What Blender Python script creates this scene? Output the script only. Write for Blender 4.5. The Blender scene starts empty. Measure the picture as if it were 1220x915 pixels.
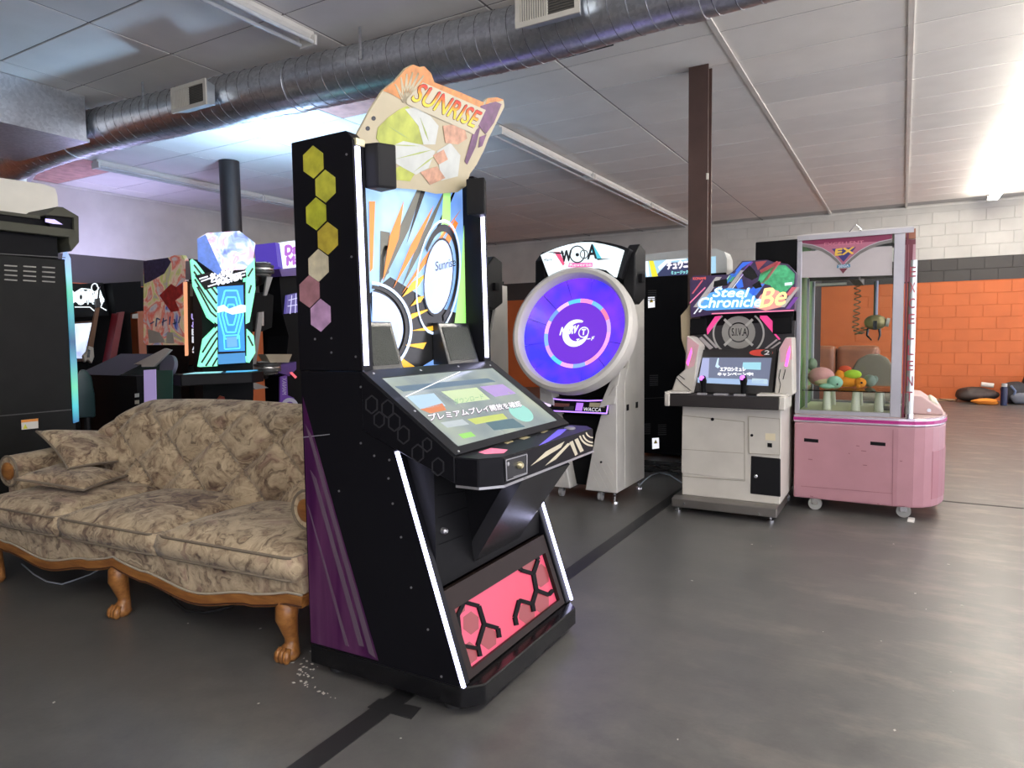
import bpy, bmesh, math, random
from math import sin, cos, tan, pi, radians, atan2, sqrt
from mathutils import Vector, Matrix
S = bpy.context.scene
COL = S.collection
random.seed(7)

# ---------------------------------------------------------------- camera
EYE = Vector((0, 0, 1.23)); YAW, PIT, ROL, FPX = radians(29.856), radians(-4.0915), radians(-0.8141), 811.15
_f = Vector((-sin(YAW)*cos(PIT), cos(YAW)*cos(PIT), sin(PIT))); _r = Vector((cos(YAW), sin(YAW), 0)); _u = _r.cross(_f)
CR = cos(ROL)*_r + sin(ROL)*_u; CU = -sin(ROL)*_r + cos(ROL)*_u
cam = bpy.data.objects.new('camera', bpy.data.cameras.new('camera')); COL.objects.link(cam)
cam.data.sensor_fit = 'HORIZONTAL'; cam.data.sensor_width = 36; cam.data.lens = FPX/1220*36; cam.data.clip_start = 0.02
cam.matrix_world = Matrix((( CR.x, CU.x, -_f.x, EYE.x), (CR.y, CU.y, -_f.y, EYE.y), (CR.z, CU.z, -_f.z, EYE.z), (0, 0, 0, 1)))
S.camera = cam
# ---------------------------------------------------------------- world, exposure
W = bpy.data.worlds.new('world'); S.world = W; W.use_nodes = True
W.node_tree.nodes['Background'].inputs[0].default_value = (0.90, 0.89, 1.0, 1); W.node_tree.nodes['Background'].inputs[1].default_value = 2.5
S.view_settings.view_transform = 'Standard'; S.view_settings.look = 'None'; S.view_settings.gamma = 1
S.view_settings.use_curve_mapping = False; S.view_settings.exposure = 0.32
TUBE_POWER = 62.0

# ---------------------------------------------------------------- pixel -> place helpers (a pixel gives a direction, the plane gives the distance)
def ray(x, y): return _f + CR*((x-610)/FPX) + CU*((457.5-y)/FPX)
def PX(x, y, pl):
    """pl = ('X',v) | ('Y',v) | ('Z',v) | (point, normal)"""
    d = ray(x, y)
    if pl[0] in ('X', 'Y', 'Z'):
        i = 'XYZ'.index(pl[0]); return EYE + d*((pl[1]-EYE[i])/d[i])
    p, n = Vector(pl[0]), Vector(pl[1]); return EYE + d*((p-EYE).dot(n)/d.dot(n))
def nrm(pl):
    """normal of the plane, towards the camera side"""
    if pl[0] in ('X', 'Y', 'Z'):
        i = 'XYZ'.index(pl[0]); n = Vector((0, 0, 0)); n[i] = 1 if EYE[i] > pl[1] else -1; return n
    n = Vector(pl[1]).normalized(); return n if (EYE-Vector(pl[0])).dot(n) > 0 else -n

# ---------------------------------------------------------------- materials
MATS = {}
def M(name, col=(.5, .5, .5), rough=.5, metal=0., emit=None, es=0., var=.06, vs=6., bump=0., bs=60., spec=.5, coat=0., alpha=1., trans=0.):
    if name in MATS: return MATS[name]
    m = bpy.data.materials.new(name); m.use_nodes = True; nt = m.node_tree; b = nt.nodes['Principled BSDF']
    b.inputs['Base Color'].default_value = (*col, 1); b.inputs['Roughness'].default_value = rough; b.inputs['Metallic'].default_value = metal
    b.inputs['Specular IOR Level'].default_value = spec; b.inputs['Coat Weight'].default_value = coat; b.inputs['Alpha'].default_value = alpha
    b.inputs['Transmission Weight'].default_value = trans
    if emit is not None:
        b.inputs['Emission Color'].default_value = (*emit, 1); b.inputs['Emission Strength'].default_value = es
    if var > 0 or bump > 0:
        tc = nt.nodes.new('ShaderNodeTexCoord')
        if var > 0:
            n = nt.nodes.new('ShaderNodeTexNoise'); n.inputs['Scale'].default_value = vs; n.inputs['Detail'].default_value = 4
            nt.links.new(tc.outputs['Object'], n.inputs['Vector'])
            r = nt.nodes.new('ShaderNodeValToRGB'); r.color_ramp.elements[0].position = .3; r.color_ramp.elements[1].position = .7
            r.color_ramp.elements[0].color = (*[c*(1-var) for c in col], 1); r.color_ramp.elements[1].color = (*[min(1, c*(1+var)) for c in col], 1)
            nt.links.new(n.outputs['Fac'], r.inputs['Fac']); nt.links.new(r.outputs['Color'], b.inputs['Base Color'])
        if bump > 0:
            n2 = nt.nodes.new('ShaderNodeTexNoise'); n2.inputs['Scale'].default_value = bs; n2.inputs['Detail'].default_value = 3
            nt.links.new(tc.outputs['Object'], n2.inputs['Vector'])
            bp = nt.nodes.new('ShaderNodeBump'); bp.inputs['Strength'].default_value = bump; bp.inputs['Distance'].default_value = .01
            nt.links.new(n2.outputs['Fac'], bp.inputs['Height']); nt.links.new(bp.outputs['Normal'], b.inputs['Normal'])
    MATS[name] = m; return m
def E(name, col, es=1., rough=.4):
    """a lit print, screen or LED"""
    return M(name, tuple(c*.25 for c in col), rough, emit=col, es=es, var=0)
def nodes(name):
    m = bpy.data.materials.new(name); m.use_nodes = True; MATS[name] = m
    nt = m.node_tree
    def nd(t, **k):
        n = nt.nodes.new('ShaderNode'+t)
        for a, v in k.items():
            if a.startswith('_'): setattr(n, a[1:], v)
            else: n.inputs[a.replace('__', ' ')].default_value = v
        return n
    return m, nt, nd, nt.nodes['Principled BSDF'], nt.links.new
def ramp(nt, pts, const=False):
    r = nt.nodes.new('ShaderNodeValToRGB'); cr = r.color_ramp
    if const: cr.interpolation = 'CONSTANT'
    while len(cr.elements) < len(pts): cr.elements.new(.5)
    for e, (p, c) in zip(cr.elements, pts): e.position = p; e.color = (*c, 1)
    return r

# ---------------------------------------------------------------- mesh builder
class MB:
    def __init__(s): s.v = []; s.f = []
    def add(s, vs, fs):
        o = len(s.v); s.v += [Vector(p) for p in vs]; s.f += [tuple(i+o for i in f) for f in fs]; return s
    def box(s, x0, x1, y0, y1, z0, z1):
        return s.add([(x0,y0,z0),(x1,y0,z0),(x1,y1,z0),(x0,y1,z0),(x0,y0,z1),(x1,y0,z1),(x1,y1,z1),(x0,y1,z1)],
                     [(0,3,2,1),(4,5,6,7),(0,1,5,4),(1,2,6,5),(2,3,7,6),(3,0,4,7)])
    def loft(s, A, B):
        n = len(A); return s.add(list(A)+list(B), [tuple(range(n))[::-1], tuple(range(n, 2*n))]+[(i, (i+1)%n, n+(i+1)%n, n+i) for i in range(n)])
    def prism(s, poly, ax, a, b):
        """poly of 2D points extruded along axis ax from a to b; 2D axes are the remaining two in xyz order"""
        def mk(p, t): return (t, p[0], p[1]) if ax == 'X' else (p[0], t, p[1]) if ax == 'Y' else (p[0], p[1], t)
        return s.loft([mk(p, a) for p in poly], [mk(p, b) for p in poly])
    def px(s, pts, pl, depth=.01, off=0.):
        """pixel outline on a plane, given depth away from the camera side"""
        n = nrm(pl); A = [PX(x, y, pl)+n*off for x, y in pts]; return s.loft(A, [p-n*depth for p in A])
    def tube(s, pts, r, n=10, cap=True):
        pts = [Vector(p) for p in pts]; rs = r if isinstance(r, (list, tuple)) else [r]*len(pts)
        o = len(s.v); k = len(pts); ref = None
        for i, p in enumerate(pts):
            t = (pts[min(i+1, k-1)]-pts[max(i-1, 0)]).normalized()
            if ref is None: ref = t.orthogonal().normalized()
            ref = (ref - t*ref.dot(t)).normalized(); w = t.cross(ref)
            for j in range(n): a = 2*pi*j/n; s.v.append(p+(ref*cos(a)+w*sin(a))*rs[i])
        for i in range(k-1):
            for j in range(n): s.f.append((o+i*n+j, o+i*n+(j+1)%n, o+(i+1)*n+(j+1)%n, o+(i+1)*n+j))
        if cap: s.f.append(tuple(o+j for j in range(n))[::-1]); s.f.append(tuple(o+(k-1)*n+j for j in range(n)))
        return s
    def lathe(s, c, prof, n=20, ax=(0,0,1)):
        """prof = [(radius, height)] along ax from c"""
        a = Vector(ax).normalized(); u = a.orthogonal().normalized(); w = a.cross(u); c = Vector(c); o = len(s.v)
        for r, h in prof:
            for j in range(n): t = 2*pi*j/n; s.v.append(c+a*h+(u*cos(t)+w*sin(t))*r)
        for i in range(len(prof)-1):
            for j in range(n): s.f.append((o+i*n+j, o+i*n+(j+1)%n, o+(i+1)*n+(j+1)%n, o+(i+1)*n+j))
        s.f.append(tuple(o+j for j in range(n))[::-1]); s.f.append(tuple(o+(len(prof)-1)*n+j for j in range(n))); return s
    def ball(s, c, r, n=14, m=9, sq=(1, 1, 1)):
        c = Vector(c); o = len(s.v)
        for i in range(m+1):
            th = pi*i/m
            for j in range(n):
                a = 2*pi*j/n; s.v.append(c+Vector((r*sq[0]*sin(th)*cos(a), r*sq[1]*sin(th)*sin(a), r*sq[2]*cos(th))))
        for i in range(m):
            for j in range(n): s.f.append((o+i*n+j, o+(i+1)*n+j, o+(i+1)*n+(j+1)%n, o+i*n+(j+1)%n))
        return s
    def quad_pillow(s, c, n, thick):
        A, B, C, D = [Vector(p) for p in c]; N = (B-A).cross(D-A).normalized(); N = N if N.z > 0 else -N; T, Bt = [], []
        for i in range(n+1):
            t_, b_ = [], []
            for j in range(n+1):
                u, v = 2*i/n-1, 2*j/n-1; h = thick*max(0, (1-u**4)*(1-v**4))**.55
                uu, vv = (u*(1-.09*(1-v*v)*abs(u))+1)/2, (v*(1-.09*(1-u*u)*abs(v))+1)/2
                p = (A*(1-uu)+B*uu)*(1-vv)+(D*(1-uu)+C*uu)*vv; t_.append(p+N*h); b_.append(p-N*h*.75)
            T.append(t_); Bt.append(b_)
        s.grid(T).grid(Bt); s.edge = [T[i][0] for i in range(n)]+[T[n][j] for j in range(n)]+[T[i][n] for i in range(n, 0, -1)]+[T[0][j] for j in range(n, -1, -1)]; return s
    def grid(s, P):
        """P[i][j] points -> open quad sheet"""
        o = len(s.v); a, b = len(P), len(P[0])
        for row in P: s.v += [Vector(p) for p in row]
        for i in range(a-1):
            for j in range(b-1): s.f.append((o+i*b+j, o+i*b+j+1, o+(i+1)*b+j+1, o+(i+1)*b+j))
        return s
    def mesh(s, name, shift=None, bevel=0., seg=2, smooth=False, mat=None, merge=True):
        bm = bmesh.new(); sh = shift or Vector((0, 0, 0))
        vs = [bm.verts.new(p-sh) for p in s.v]
        for f in s.f:
            try: bm.faces.new([vs[i] for i in f])
            except ValueError: pass
        if merge: bmesh.ops.remove_doubles(bm, verts=bm.verts, dist=1e-5)
        bmesh.ops.recalc_face_normals(bm, faces=bm.faces)
        if bevel > 0:
            es = [e for e in bm.edges if len(e.link_faces) == 2 and e.calc_face_angle(0) > .5]
            bmesh.ops.bevel(bm, geom=es, offset=bevel, segments=seg, profile=.6, affect='EDGES', clamp_overlap=True)
        me = bpy.data.meshes.new(name); bm.to_mesh(me); bm.free()
        if smooth:
            for p in me.polygons: p.use_smooth = True
            if smooth == 'auto': me.set_sharp_from_angle(angle=radians(38))
        if mat: me.materials.append(mat)
        return me

WORLD = set()      # roots whose parts are given in world coordinates
def link(name, me, parent=None):
    o = bpy.data.objects.new(name, me); COL.objects.link(o)
    if parent: o.parent = parent
    return o
def world_root(p):
    while p is not None and p.name not in WORLD and p.parent is not None: p = p.parent
    return p
def ob(name, mb, mat, parent=None, bevel=0., seg=2, smooth=False, kind=None, label=None, merge=True):
    """one mesh object. Under a world-coordinate root the vertices are shifted to the root's origin"""
    sh = None
    if parent is not None:
        r = world_root(parent)
        if r is not None and r.name in WORLD:
            sh = r.location.copy(); q = parent
            while q is not r and q is not None: sh = sh + q.location; q = q.parent
    o = link(name, mb.mesh(name, sh, bevel, seg, smooth, mat, merge), parent)
    if kind: o['kind'] = kind
    if label: o['label'] = label
    return o
def tag(o, label, cat, group=None):
    o['label'] = label; o['category'] = cat
    if group: o['group'] = group
    return o
def thing(name, label, cat, loc=(0, 0, 0), rz=0., group=None, world=True):
    o = bpy.data.objects.new(name, None); COL.objects.link(o); o.location = loc; o.rotation_euler = (0, 0, rz); o.empty_display_size = .1
    if world: WORLD.add(o.name)
    return tag(o, label, cat, group)
def single(name, mb, mat, label, cat, group=None, **k):
    """a thing that is one mesh, origin at its base"""
    xs = [p.x for p in mb.v]; ys = [p.y for p in mb.v]; zs = [p.z for p in mb.v]
    c = Vector(((min(xs)+max(xs))/2, (min(ys)+max(ys))/2, min(zs)))
    bev = k.pop('bevel', 0.); seg = k.pop('seg', 2); sm = k.pop('smooth', False)
    o = link(name, mb.mesh(name, c, bev, seg, sm, mat)); o.location = c
    return tag(o, label, cat, group)
def struct(name, mb, mat, parent=None, **k):
    o = ob(name, mb, mat, parent, **k)
    if parent is None: o['kind'] = 'structure'
    return o
def copy_tree(o, parent=None):
    c = o.copy(); COL.objects.link(c); c.parent = parent
    if o.name in WORLD: WORLD.add(c.name)
    for ch in list(o.children): copy_tree(ch, c)
    return c

# ---------------------------------------------------------------- flat print helpers
def txt_mesh(s):
    cu = bpy.data.curves.new('txt', 'FONT'); cu.body = s; cu.resolution_u = 3
    t = bpy.data.objects.new('txt', cu); COL.objects.link(t)
    bpy.context.view_layer.update()
    dg = bpy.context.evaluated_depsgraph_get()
    me = bpy.data.meshes.new_from_object(t.evaluated_get(dg)); bpy.data.objects.remove(t); bpy.data.curves.remove(cu)
    return me
def text_at(s, O, U, V, mat, parent, name='lettering', n=None, bold=0., kind=None):
    """flat lettering whose bounding box fills the parallelogram O, U (end of baseline), V (top of first letter)"""
    O, U, V = Vector(O), Vector(U), Vector(V)
    me = txt_mesh(s)
    if not len(me.vertices): return None
    xs = [v.co.x for v in me.vertices]; ys = [v.co.y for v in me.vertices]
    x0, x1, y0, y1 = min(xs), max(xs), min(ys), max(ys)
    mb = MB(); nn = n if n else (U-O).cross(V-O).normalized()
    vs = [O+(U-O)*((v.co.x-x0)/(x1-x0+1e-9))+(V-O)*((v.co.y-y0)/(y1-y0+1e-9)) for v in me.vertices]
    mb.add(vs, [tuple(p.vertices) for p in me.polygons])
    bpy.data.meshes.remove(me)
    if bold:
        a = (U-O).normalized()*bold; b = (V-O).normalized()*bold; base = list(mb.v); fs = list(mb.f)
        for k, dv in enumerate((a, -a, b, -b)): mb.add([p+dv-nn*.0001*(k+1) for p in base], fs)
    return ob(name, mb, mat, parent, merge=False)
def text_px(s, O, U, V, pl, mat, parent, off=.002, **k):
    n = nrm(pl); return text_at(s, *[PX(*q, pl)+n*off for q in (O, U, V)], mat, parent, n=n, **k)
def ell(cx, cy, rx, ry, a0=0, a1=360, n=28, rot=0.):
    r = radians(rot); out = []
    for i in range(n+1 if a1-a0 < 360 else n):
        a = radians(a0+(a1-a0)*i/n); x, y = rx*cos(a), ry*sin(a); out.append((cx+x*cos(r)-y*sin(r), cy+x*sin(r)+y*cos(r)))
    return out
def ring_px(mb, cx, cy, rx, ry, w, pl, off, a0=0, a1=360, n=28, rot=0., depth=.0008):
    """flat ring; w = inner radius fraction"""
    A = ell(cx, cy, rx, ry, a0, a1, n, rot); B = ell(cx, cy, rx*w, ry*w, a0, a1, n, rot); k = len(A)
    nn = nrm(pl)
    for i in range(k if a1-a0 >= 360 else k-1):
        j = (i+1) % k; mb.px([A[i], A[j], B[j], B[i]], pl, depth, off)
    return mb
def line_px(mb, pts, w, pl, off, depth=.001):
    """polyline strip of pixel width w on a plane"""
    for (x0, y0), (x1, y1) in zip(pts[:-1], pts[1:]):
        L = math.hypot(x1-x0, y1-y0) or 1; nx, ny = -(y1-y0)/L*w/2, (x1-x0)/L*w/2
        mb.px([(x0+nx, y0+ny), (x1+nx, y1+ny), (x1-nx, y1-ny), (x0-nx, y0-ny)], pl, depth, off)
    return mb
def art(name, polys, pl, mat, parent, off=.002, depth=.0008):
    for p in polys: o = ob(name, MB().px(p, pl, depth, off), mat, parent)
    return o
def lines(name, ls, w, pl, off, mat, parent, depth=.001):
    for l in ls: o = ob(name, line_px(MB(), l, w, pl, off, depth), mat, parent)
    return o
# ================================================================ the room
CZ, BW, LW = 3.40, 14.20, -10.15
# floor: grey painted concrete, scuffed, semi gloss
m, nt, nd, b, L = nodes('floor_paint')
tc = nd('TexCoord'); n1 = nd('TexNoise', Scale=1.3, Detail=9, Roughness=.68); n2 = nd('TexNoise', Scale=9., Detail=6, Roughness=.7); n3 = nd('TexNoise', Scale=60., Detail=3)
for n in (n1, n2, n3): L(tc.outputs['Object'], n.inputs['Vector'])
r1 = ramp(nt, [(.25, (.075, .075, .074)), (.55, (.100, .098, .094)), (.8, (.140, .134, .120))]); L(n1.outputs['Fac'], r1.inputs['Fac'])
r2 = ramp(nt, [(.32, (.80, .80, .81)), (.66, (1.10, 1.10, 1.08))]); L(n2.outputs['Fac'], r2.inputs['Fac'])
mx = nd('MixRGB', _blend_type='MULTIPLY', Fac=1.); L(r1.outputs['Color'], mx.inputs[1]); L(r2.outputs['Color'], mx.inputs[2])
# worn pale streaks along the room (stretched noise)
mp = nd('Mapping'); mp.inputs['Scale'].default_value = (1.6, 4.2, 1); L(tc.outputs['Object'], mp.inputs['Vector'])
n4 = nd('TexNoise', Scale=1.1, Detail=7, Roughness=.7); L(mp.outputs['Vector'], n4.inputs['Vector'])
r4 = ramp(nt, [(.5, (0, 0, 0)), (.72, (1, 1, 1))]); L(n4.outputs['Fac'], r4.inputs['Fac'])
sx = nd('SeparateXYZ'); L(tc.outputs['Object'], sx.inputs[0])
mr = nd('MapRange'); mr.inputs['From Min'].default_value = -1.0; mr.inputs['From Max'].default_value = .9; L(sx.outputs['X'], mr.inputs['Value'])
ml = nd('Math', _operation='MULTIPLY'); L(r4.outputs['Color'], ml.inputs[0]); L(mr.outputs['Result'], ml.inputs[1])
ml2 = nd('Math', _operation='MULTIPLY'); L(ml.outputs[0], ml2.inputs[0]); ml2.inputs[1].default_value = .62
mx2 = nd('MixRGB', Color2=(.36, .31, .25, 1)); L(ml2.outputs[0], mx2.inputs['Fac']); L(mx.outputs[0], mx2.inputs[1])
L(mx2.outputs[0], b.inputs['Base Color'])
rr = nd('MapRange'); rr.inputs['To Min'].default_value = .26; rr.inputs['To Max'].default_value = .48; L(n2.outputs['Fac'], rr.inputs['Value']); L(rr.outputs['Result'], b.inputs['Roughness'])
bp = nd('Bump', Strength=.10, Distance=.004); L(n3.outputs['Fac'], bp.inputs['Height']); L(bp.outputs['Normal'], b.inputs['Normal'])
struct('floor', MB().box(LW-.2, 4.6, -3, BW+.2, -.12, 0), MATS['floor_paint'])
# walls painted in bands: white block above, two dark courses, orange below (paint follows the height on the wall)
ORANGE, DARK, WHITE = (.64, .155, .038), (.055, .05, .045), (.62, .60, .545)
def band_mat(name, bump=False):
    m, nt, nd, b, L = nodes(name); tc = nd('TexCoord'); sx = nd('SeparateXYZ'); ge = nd('NewGeometry'); L(ge.outputs['Position'], sx.inputs[0])
    r = ramp(nt, [(0, ORANGE), (2.05/3.4, DARK), (2.455/3.4, WHITE)], True); d = nd('Math', _operation='DIVIDE'); d.inputs[1].default_value = 3.4
    L(sx.outputs['Z'], d.inputs[0]); L(d.outputs[0], r.inputs['Fac'])
    n = nd('TexNoise', Scale=3., Detail=5); L(ge.outputs['Position'], n.inputs['Vector']); r2 = ramp(nt, [(.3, (.9, .9, .9)), (.7, (1.04, 1.04, 1.04))]); L(n.outputs['Fac'], r2.inputs['Fac'])
    mx = nd('MixRGB', _blend_type='MULTIPLY', Fac=1.); L(r.outputs['Color'], mx.inputs[1]); L(r2.outputs['Color'], mx.inputs[2]); L(mx.outputs[0], b.inputs['Base Color'])
    n2 = nd('TexNoise', Scale=90., Detail=4); L(ge.outputs['Position'], n2.inputs['Vector']); bp = nd('Bump', Strength=.25, Distance=.006); L(n2.outputs['Fac'], bp.inputs['Height']); L(bp.outputs['Normal'], b.inputs['Normal'])
    b.inputs['Roughness'].default_value = .55; return m
band_mat('block_paint')
wb = struct('wall_back', MB().box(LW-.2, 4.6, BW, BW+.2, 0, CZ+.1), MATS['block_paint'])
wl = struct('wall_left', MB().box(LW-.2, LW, -3, BW, 0, CZ+.1), MATS['block_paint'])
struct('wall_light_block', MB().box(LW, .2, -3.2, -3.0, 0, CZ+.1), M('light_block_grey', (.26, .26, .27), .7))  # unseen wall added to darken the left side, grey to keep reflections neutral
# concrete blocks of the back wall that the photo shows: 0.40 x 0.205 courses, recessed joints
BH, BL = .2048, .39
bme = MB().box(-BL/2+.0022, BL/2-.0022, -.008, .03, .002, BH-.002).mesh('block', None, .0035, 1, False, MATS['block_paint'])
for row in range(17):
    z = row*BH
    if z+BH > CZ: break
    x = -3.5 + (BL/2 if row % 2 else 0)+.002
    while x < 2.15:
        vis = True
        if z < 2.0 and x < -.75: vis = False
        if vis:
            o = link('block', bme, wb); o.location = (x, BW, z)
        x += BL
# ceiling: lay-in tiles 1.22 x 0.61 in a grid
m, nt, nd, b, L = nodes('ceiling_tile'); ge = nd('NewGeometry'); n = nd('TexNoise', Scale=3.2, Detail=5); v = nd('TexVoronoi', Scale=85.)
L(ge.outputs['Position'], n.inputs['Vector']); L(ge.outputs['Position'], v.inputs['Vector'])
oi = nd('ObjectInfo'); r = ramp(nt, [(.2, (.80, .78, .73)), (.75, (.88, .86, .81))]); L(n.outputs['Fac'], r.inputs['Fac'])
rp = ramp(nt, [(.06, (.62, .62, .60)), (.16, (1, 1, 1))]); L(v.outputs['Distance'], rp.inputs['Fac'])
mx = nd('MixRGB', _blend_type='MULTIPLY', Fac=.45); L(r.outputs['Color'], mx.inputs[1]); L(rp.outputs['Color'], mx.inputs[2])
r3 = ramp(nt, [(0, (.9, .9, .9)), (1, (1.02, 1.01, 1.0))]); L(oi.outputs['Random'], r3.inputs['Fac'])
mx3 = nd('MixRGB', _blend_type='MULTIPLY', Fac=1.); L(mx.outputs[0], mx3.inputs[1]); L(r3.outputs['Color'], mx3.inputs[2])
L(mx3.outputs[0], b.inputs['Base Color']); b.inputs['Roughness'].default_value = .9
bp = nd('Bump', Strength=.3, Distance=.004); L(rp.outputs['Color'], bp.inputs['Height']); L(bp.outputs['Normal'], b.inputs['Normal'])
M('grid_metal', (.66, .64, .59), .5); M('grid_shadow', (.22, .21, .20), .6); M('stained_tile', (.62, .36, .30), .9, var=.18, vs=9)
ceil = struct('ceiling', MB().box(LW-.2, 4.6, -3, BW+.2, CZ+.022, CZ+.1), M('plenum_board', (.45, .44, .42), .9))
TX, TY, Y0 = 1.22, .61, .32
tme = MB().box(.008, TX-.008, .006, TY-.006, 0, .02).mesh('ceiling_tile', None, .004, 1, False, MATS['ceiling_tile'])
sme = MB().box(.008, TX-.008, .006, TY-.006, 0, .02).mesh('ceiling_tile', None, .004, 1, False, MATS['stained_tile'])
for i in range(-9, 3):
    for j in range(2, 23):
        x, y = i*TX, Y0+j*TY
        if y+TY > BW+.05: continue
        # keep what the photo can show
        st = (i, j) in ((-8, 7), (-9, 7), (-4, 7))
        o = link('ceiling_tile', sme if st else tme, ceil); o.location = (x, y, CZ+random.uniform(0, .002))
rest = MB()
for i in range(-9, 4):
    for j in range(-5, 23):
        x, y = i*TX, Y0+j*TY
        if (-9 <= i < 3 and 2 <= j < 23) or y+TY > BW+.05: continue
        rest.box(x+.008, x+TX-.008, y+.006, y+TY-.006, CZ, CZ+.02)
ob('tile_field', rest, MATS['ceiling_tile'], ceil, kind='stuff')
for i in range(-8, 4):
    w = .019 if i in (0, -1) else .009
    ob('grid_runner', MB().box(i*TX-w, i*TX+w, -2.9, BW, CZ-(.010 if w > .015 else -.006), CZ+.02), MATS['grid_metal' if w > .015 else 'grid_shadow'], ceil)  # thin runners and tees: shadow of the tile gaps put into the dark grey
cr = MB()
for j in range(-5, 23): cr.box(LW, 4.5, Y0+j*TY-.006, Y0+j*TY+.006, CZ+.006, CZ+.02)
ob('cross_tee', cr, MATS['grid_shadow'], ceil)
M('trim_white', (.70, .68, .62), .6)
struct('trim_1', MB().box(LW, 4.5, BW-.035, BW-.0125, CZ-.03, CZ-.004), MATS['trim_white'])
struct('trim_2', MB().box(LW+.001, LW+.02, -3, BW-.05, CZ-.03, CZ-.004), MATS['trim_white'])
# black tape line and the floor joint
M('black_tape', (.016, .016, .017), .42)
t = struct('trim_3', MB().box(-1.505, -1.425, .6, 5.6, 0, .0025), MATS['black_tape'])
struct('trim_4', MB().px([(452,832),(502,843),(490,856),(438,842)], ('Z', .003), .003), MATS['black_tape'])
struct('trim_5', MB().box(-.2, 4.5, 5.69, 5.72, 0, .0015), M('joint_filler', (.03, .03, .03), .7))
# steel columns
M('column_paint', (.085, .048, .038), .45, var=.12); M('column_dark', (.020, .015, .014), .4)
def column(x0, x1, y0, y1, mat, label, kind):
    r = thing('steel_column', label, 'column', ((x0+x1)/2, (y0+y1)/2, 0))
    if kind == 'H':
        ob('flange', MB().box(x0, x1, y0, y0+.016, 0, CZ), mat, r); ob('flange', MB().box(x0, x1, y1-.016, y1, 0, CZ), mat, r)
        ob('web', MB().box((x0+x1)/2-.006, (x0+x1)/2+.05, y0+.016, y1-.016, .001, CZ-.001), mat, r)
        ob('wire_box', MB().box(x1-.012, x1+.004, y0-.006, y0+.01, 2.48, 2.53), M('offwhite', (.6, .58, .5), .5), r)
    else:
        ob('shaft', MB().lathe(((x0+x1)/2, (y0+y1)/2, 0), [((x1-x0)/2, 0), ((x1-x0)/2, CZ)], 20), mat, r, smooth='auto')
column(-1.575, -1.415, 5.73, 5.86, MATS['column_paint'], 'brown painted steel column standing behind the mecha game cabinet', 'H')
column(-7.32, -7.08, 5.55, 5.79, MATS['column_dark'], 'dark round steel column rising behind the cyan-lit cabinet', 'R')
# fluorescent strip fixtures
M('fixture_white', (.72, .70, .64), .45); M('tube_off', (.62, .64, .64), .25)
M('tube_lit', (.9, .9, .85), .3, emit=(1.0, .95, .86), es=TUBE_POWER, var=0)
def fixture(x, y0, y1, lit, label, group, tubes=2):
    r = thing('fluorescent_fixture', label, 'ceiling light', (x, (y0+y1)/2, CZ-.085), group=group)
    z = CZ-.003
    ob('housing', MB().prism([(x-.045, z), (x-.045, z-.03), (x-.022, z-.058), (x+.022, z-.058), (x+.045, z-.03), (x+.045, z)], 'Y', y0, y1), MATS['fixture_white'], r)
    for s in ((-1, 1) if tubes == 2 else (-1,)):
        ob('tube', MB().tube([(x+s*.058, y0+.03, z-.082), (x+s*.058, y1-.03, z-.082)], .014, 10), MATS['tube_lit' if lit else 'tube_off'], r, smooth='auto')
    for yy in (y0+.012, y1-.012):
        ob('lamp_holder', MB().box(x-.075, x+.075, yy-.011, yy+.011, z-.10, z-.03), MATS['fixture_white'], r)
    return r
for i, (a, bb) in enumerate(((11.13, 13.58), (8.66, 11.11), (6.19, 8.64), (3.72, 6.17), (1.25, 3.70), (-1.22, 1.23))):
    fixture(1.21, a, bb, True, ('bright lit ceiling tube light near the orange wall, its end at the back wall' if i == 0 else 'bright lit ceiling tube light nearer than the one touching the back wall' if i == 1 else 'lit ceiling tube light in the right row overhead'), 'lit tube lights in the right row')
for i, a in enumerate((-2.75,)):
    fixture(-1.24, a, a+2.45, True, 'added ceiling tube light out of view behind the viewer, for front light', 'added tube lights behind the viewer')  # unseen tube light added to light everything from the front
for i, a in enumerate((11.10, 8.64, 6.18)):
    fixture(-3.70, a, a+2.43, False, ['unlit white tube light at the far end of the middle ceiling row', 'unlit white tube light in the middle of the row left of the brown column', 'unlit white tube light right behind the sunrise header'][i], 'unlit tube lights in the middle row', 2)
fixture(-3.72, 1.20, 3.65, False, 'unlit white tube light at the top edge ending beside the duct', 'unlit tube lights in the middle row')
for i, a in enumerate((4.75, 7.2)):
    fixture(-8.44, a, a+2.43, False, ['unlit tube light under the left end of the duct', 'unlit tube light right of the dark round column'][i], 'unlit tube lights in the left row')
# ---------------------------------------------------------------- duct
m, nt, nd, b, L = nodes('galvanised'); tc = nd('TexCoord'); v = nd('TexVoronoi', Scale=45.); n = nd('TexNoise', Scale=7., Detail=6); L(tc.outputs['Object'], v.inputs['Vector']); L(tc.outputs['Object'], n.inputs['Vector'])
r = ramp(nt, [(.2, (.56, .58, .61)), (.8, (.70, .72, .75))]); L(v.outputs['Color'], r.inputs['Fac']); L(r.outputs['Color'], b.inputs['Base Color'])
mr = nd('MapRange'); mr.inputs['To Min'].default_value = .25; mr.inputs['To Max'].default_value = .45; L(n.outputs['Fac'], mr.inputs['Value']); L(mr.outputs['Result'], b.inputs['Roughness'])
b.inputs['Metallic'].default_value = .92; bp = nd('Bump', Strength=.15, Distance=.02); L(n.outputs['Fac'], bp.inputs['Height']); L(bp.outputs['Normal'], b.inputs['Normal'])
GAL = MATS['galvanised']
duct = thing('spiral_duct', 'round galvanised spiral duct with square plenum running under the ceiling', 'duct', (-3.2, 3.95, 2.95))
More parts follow.
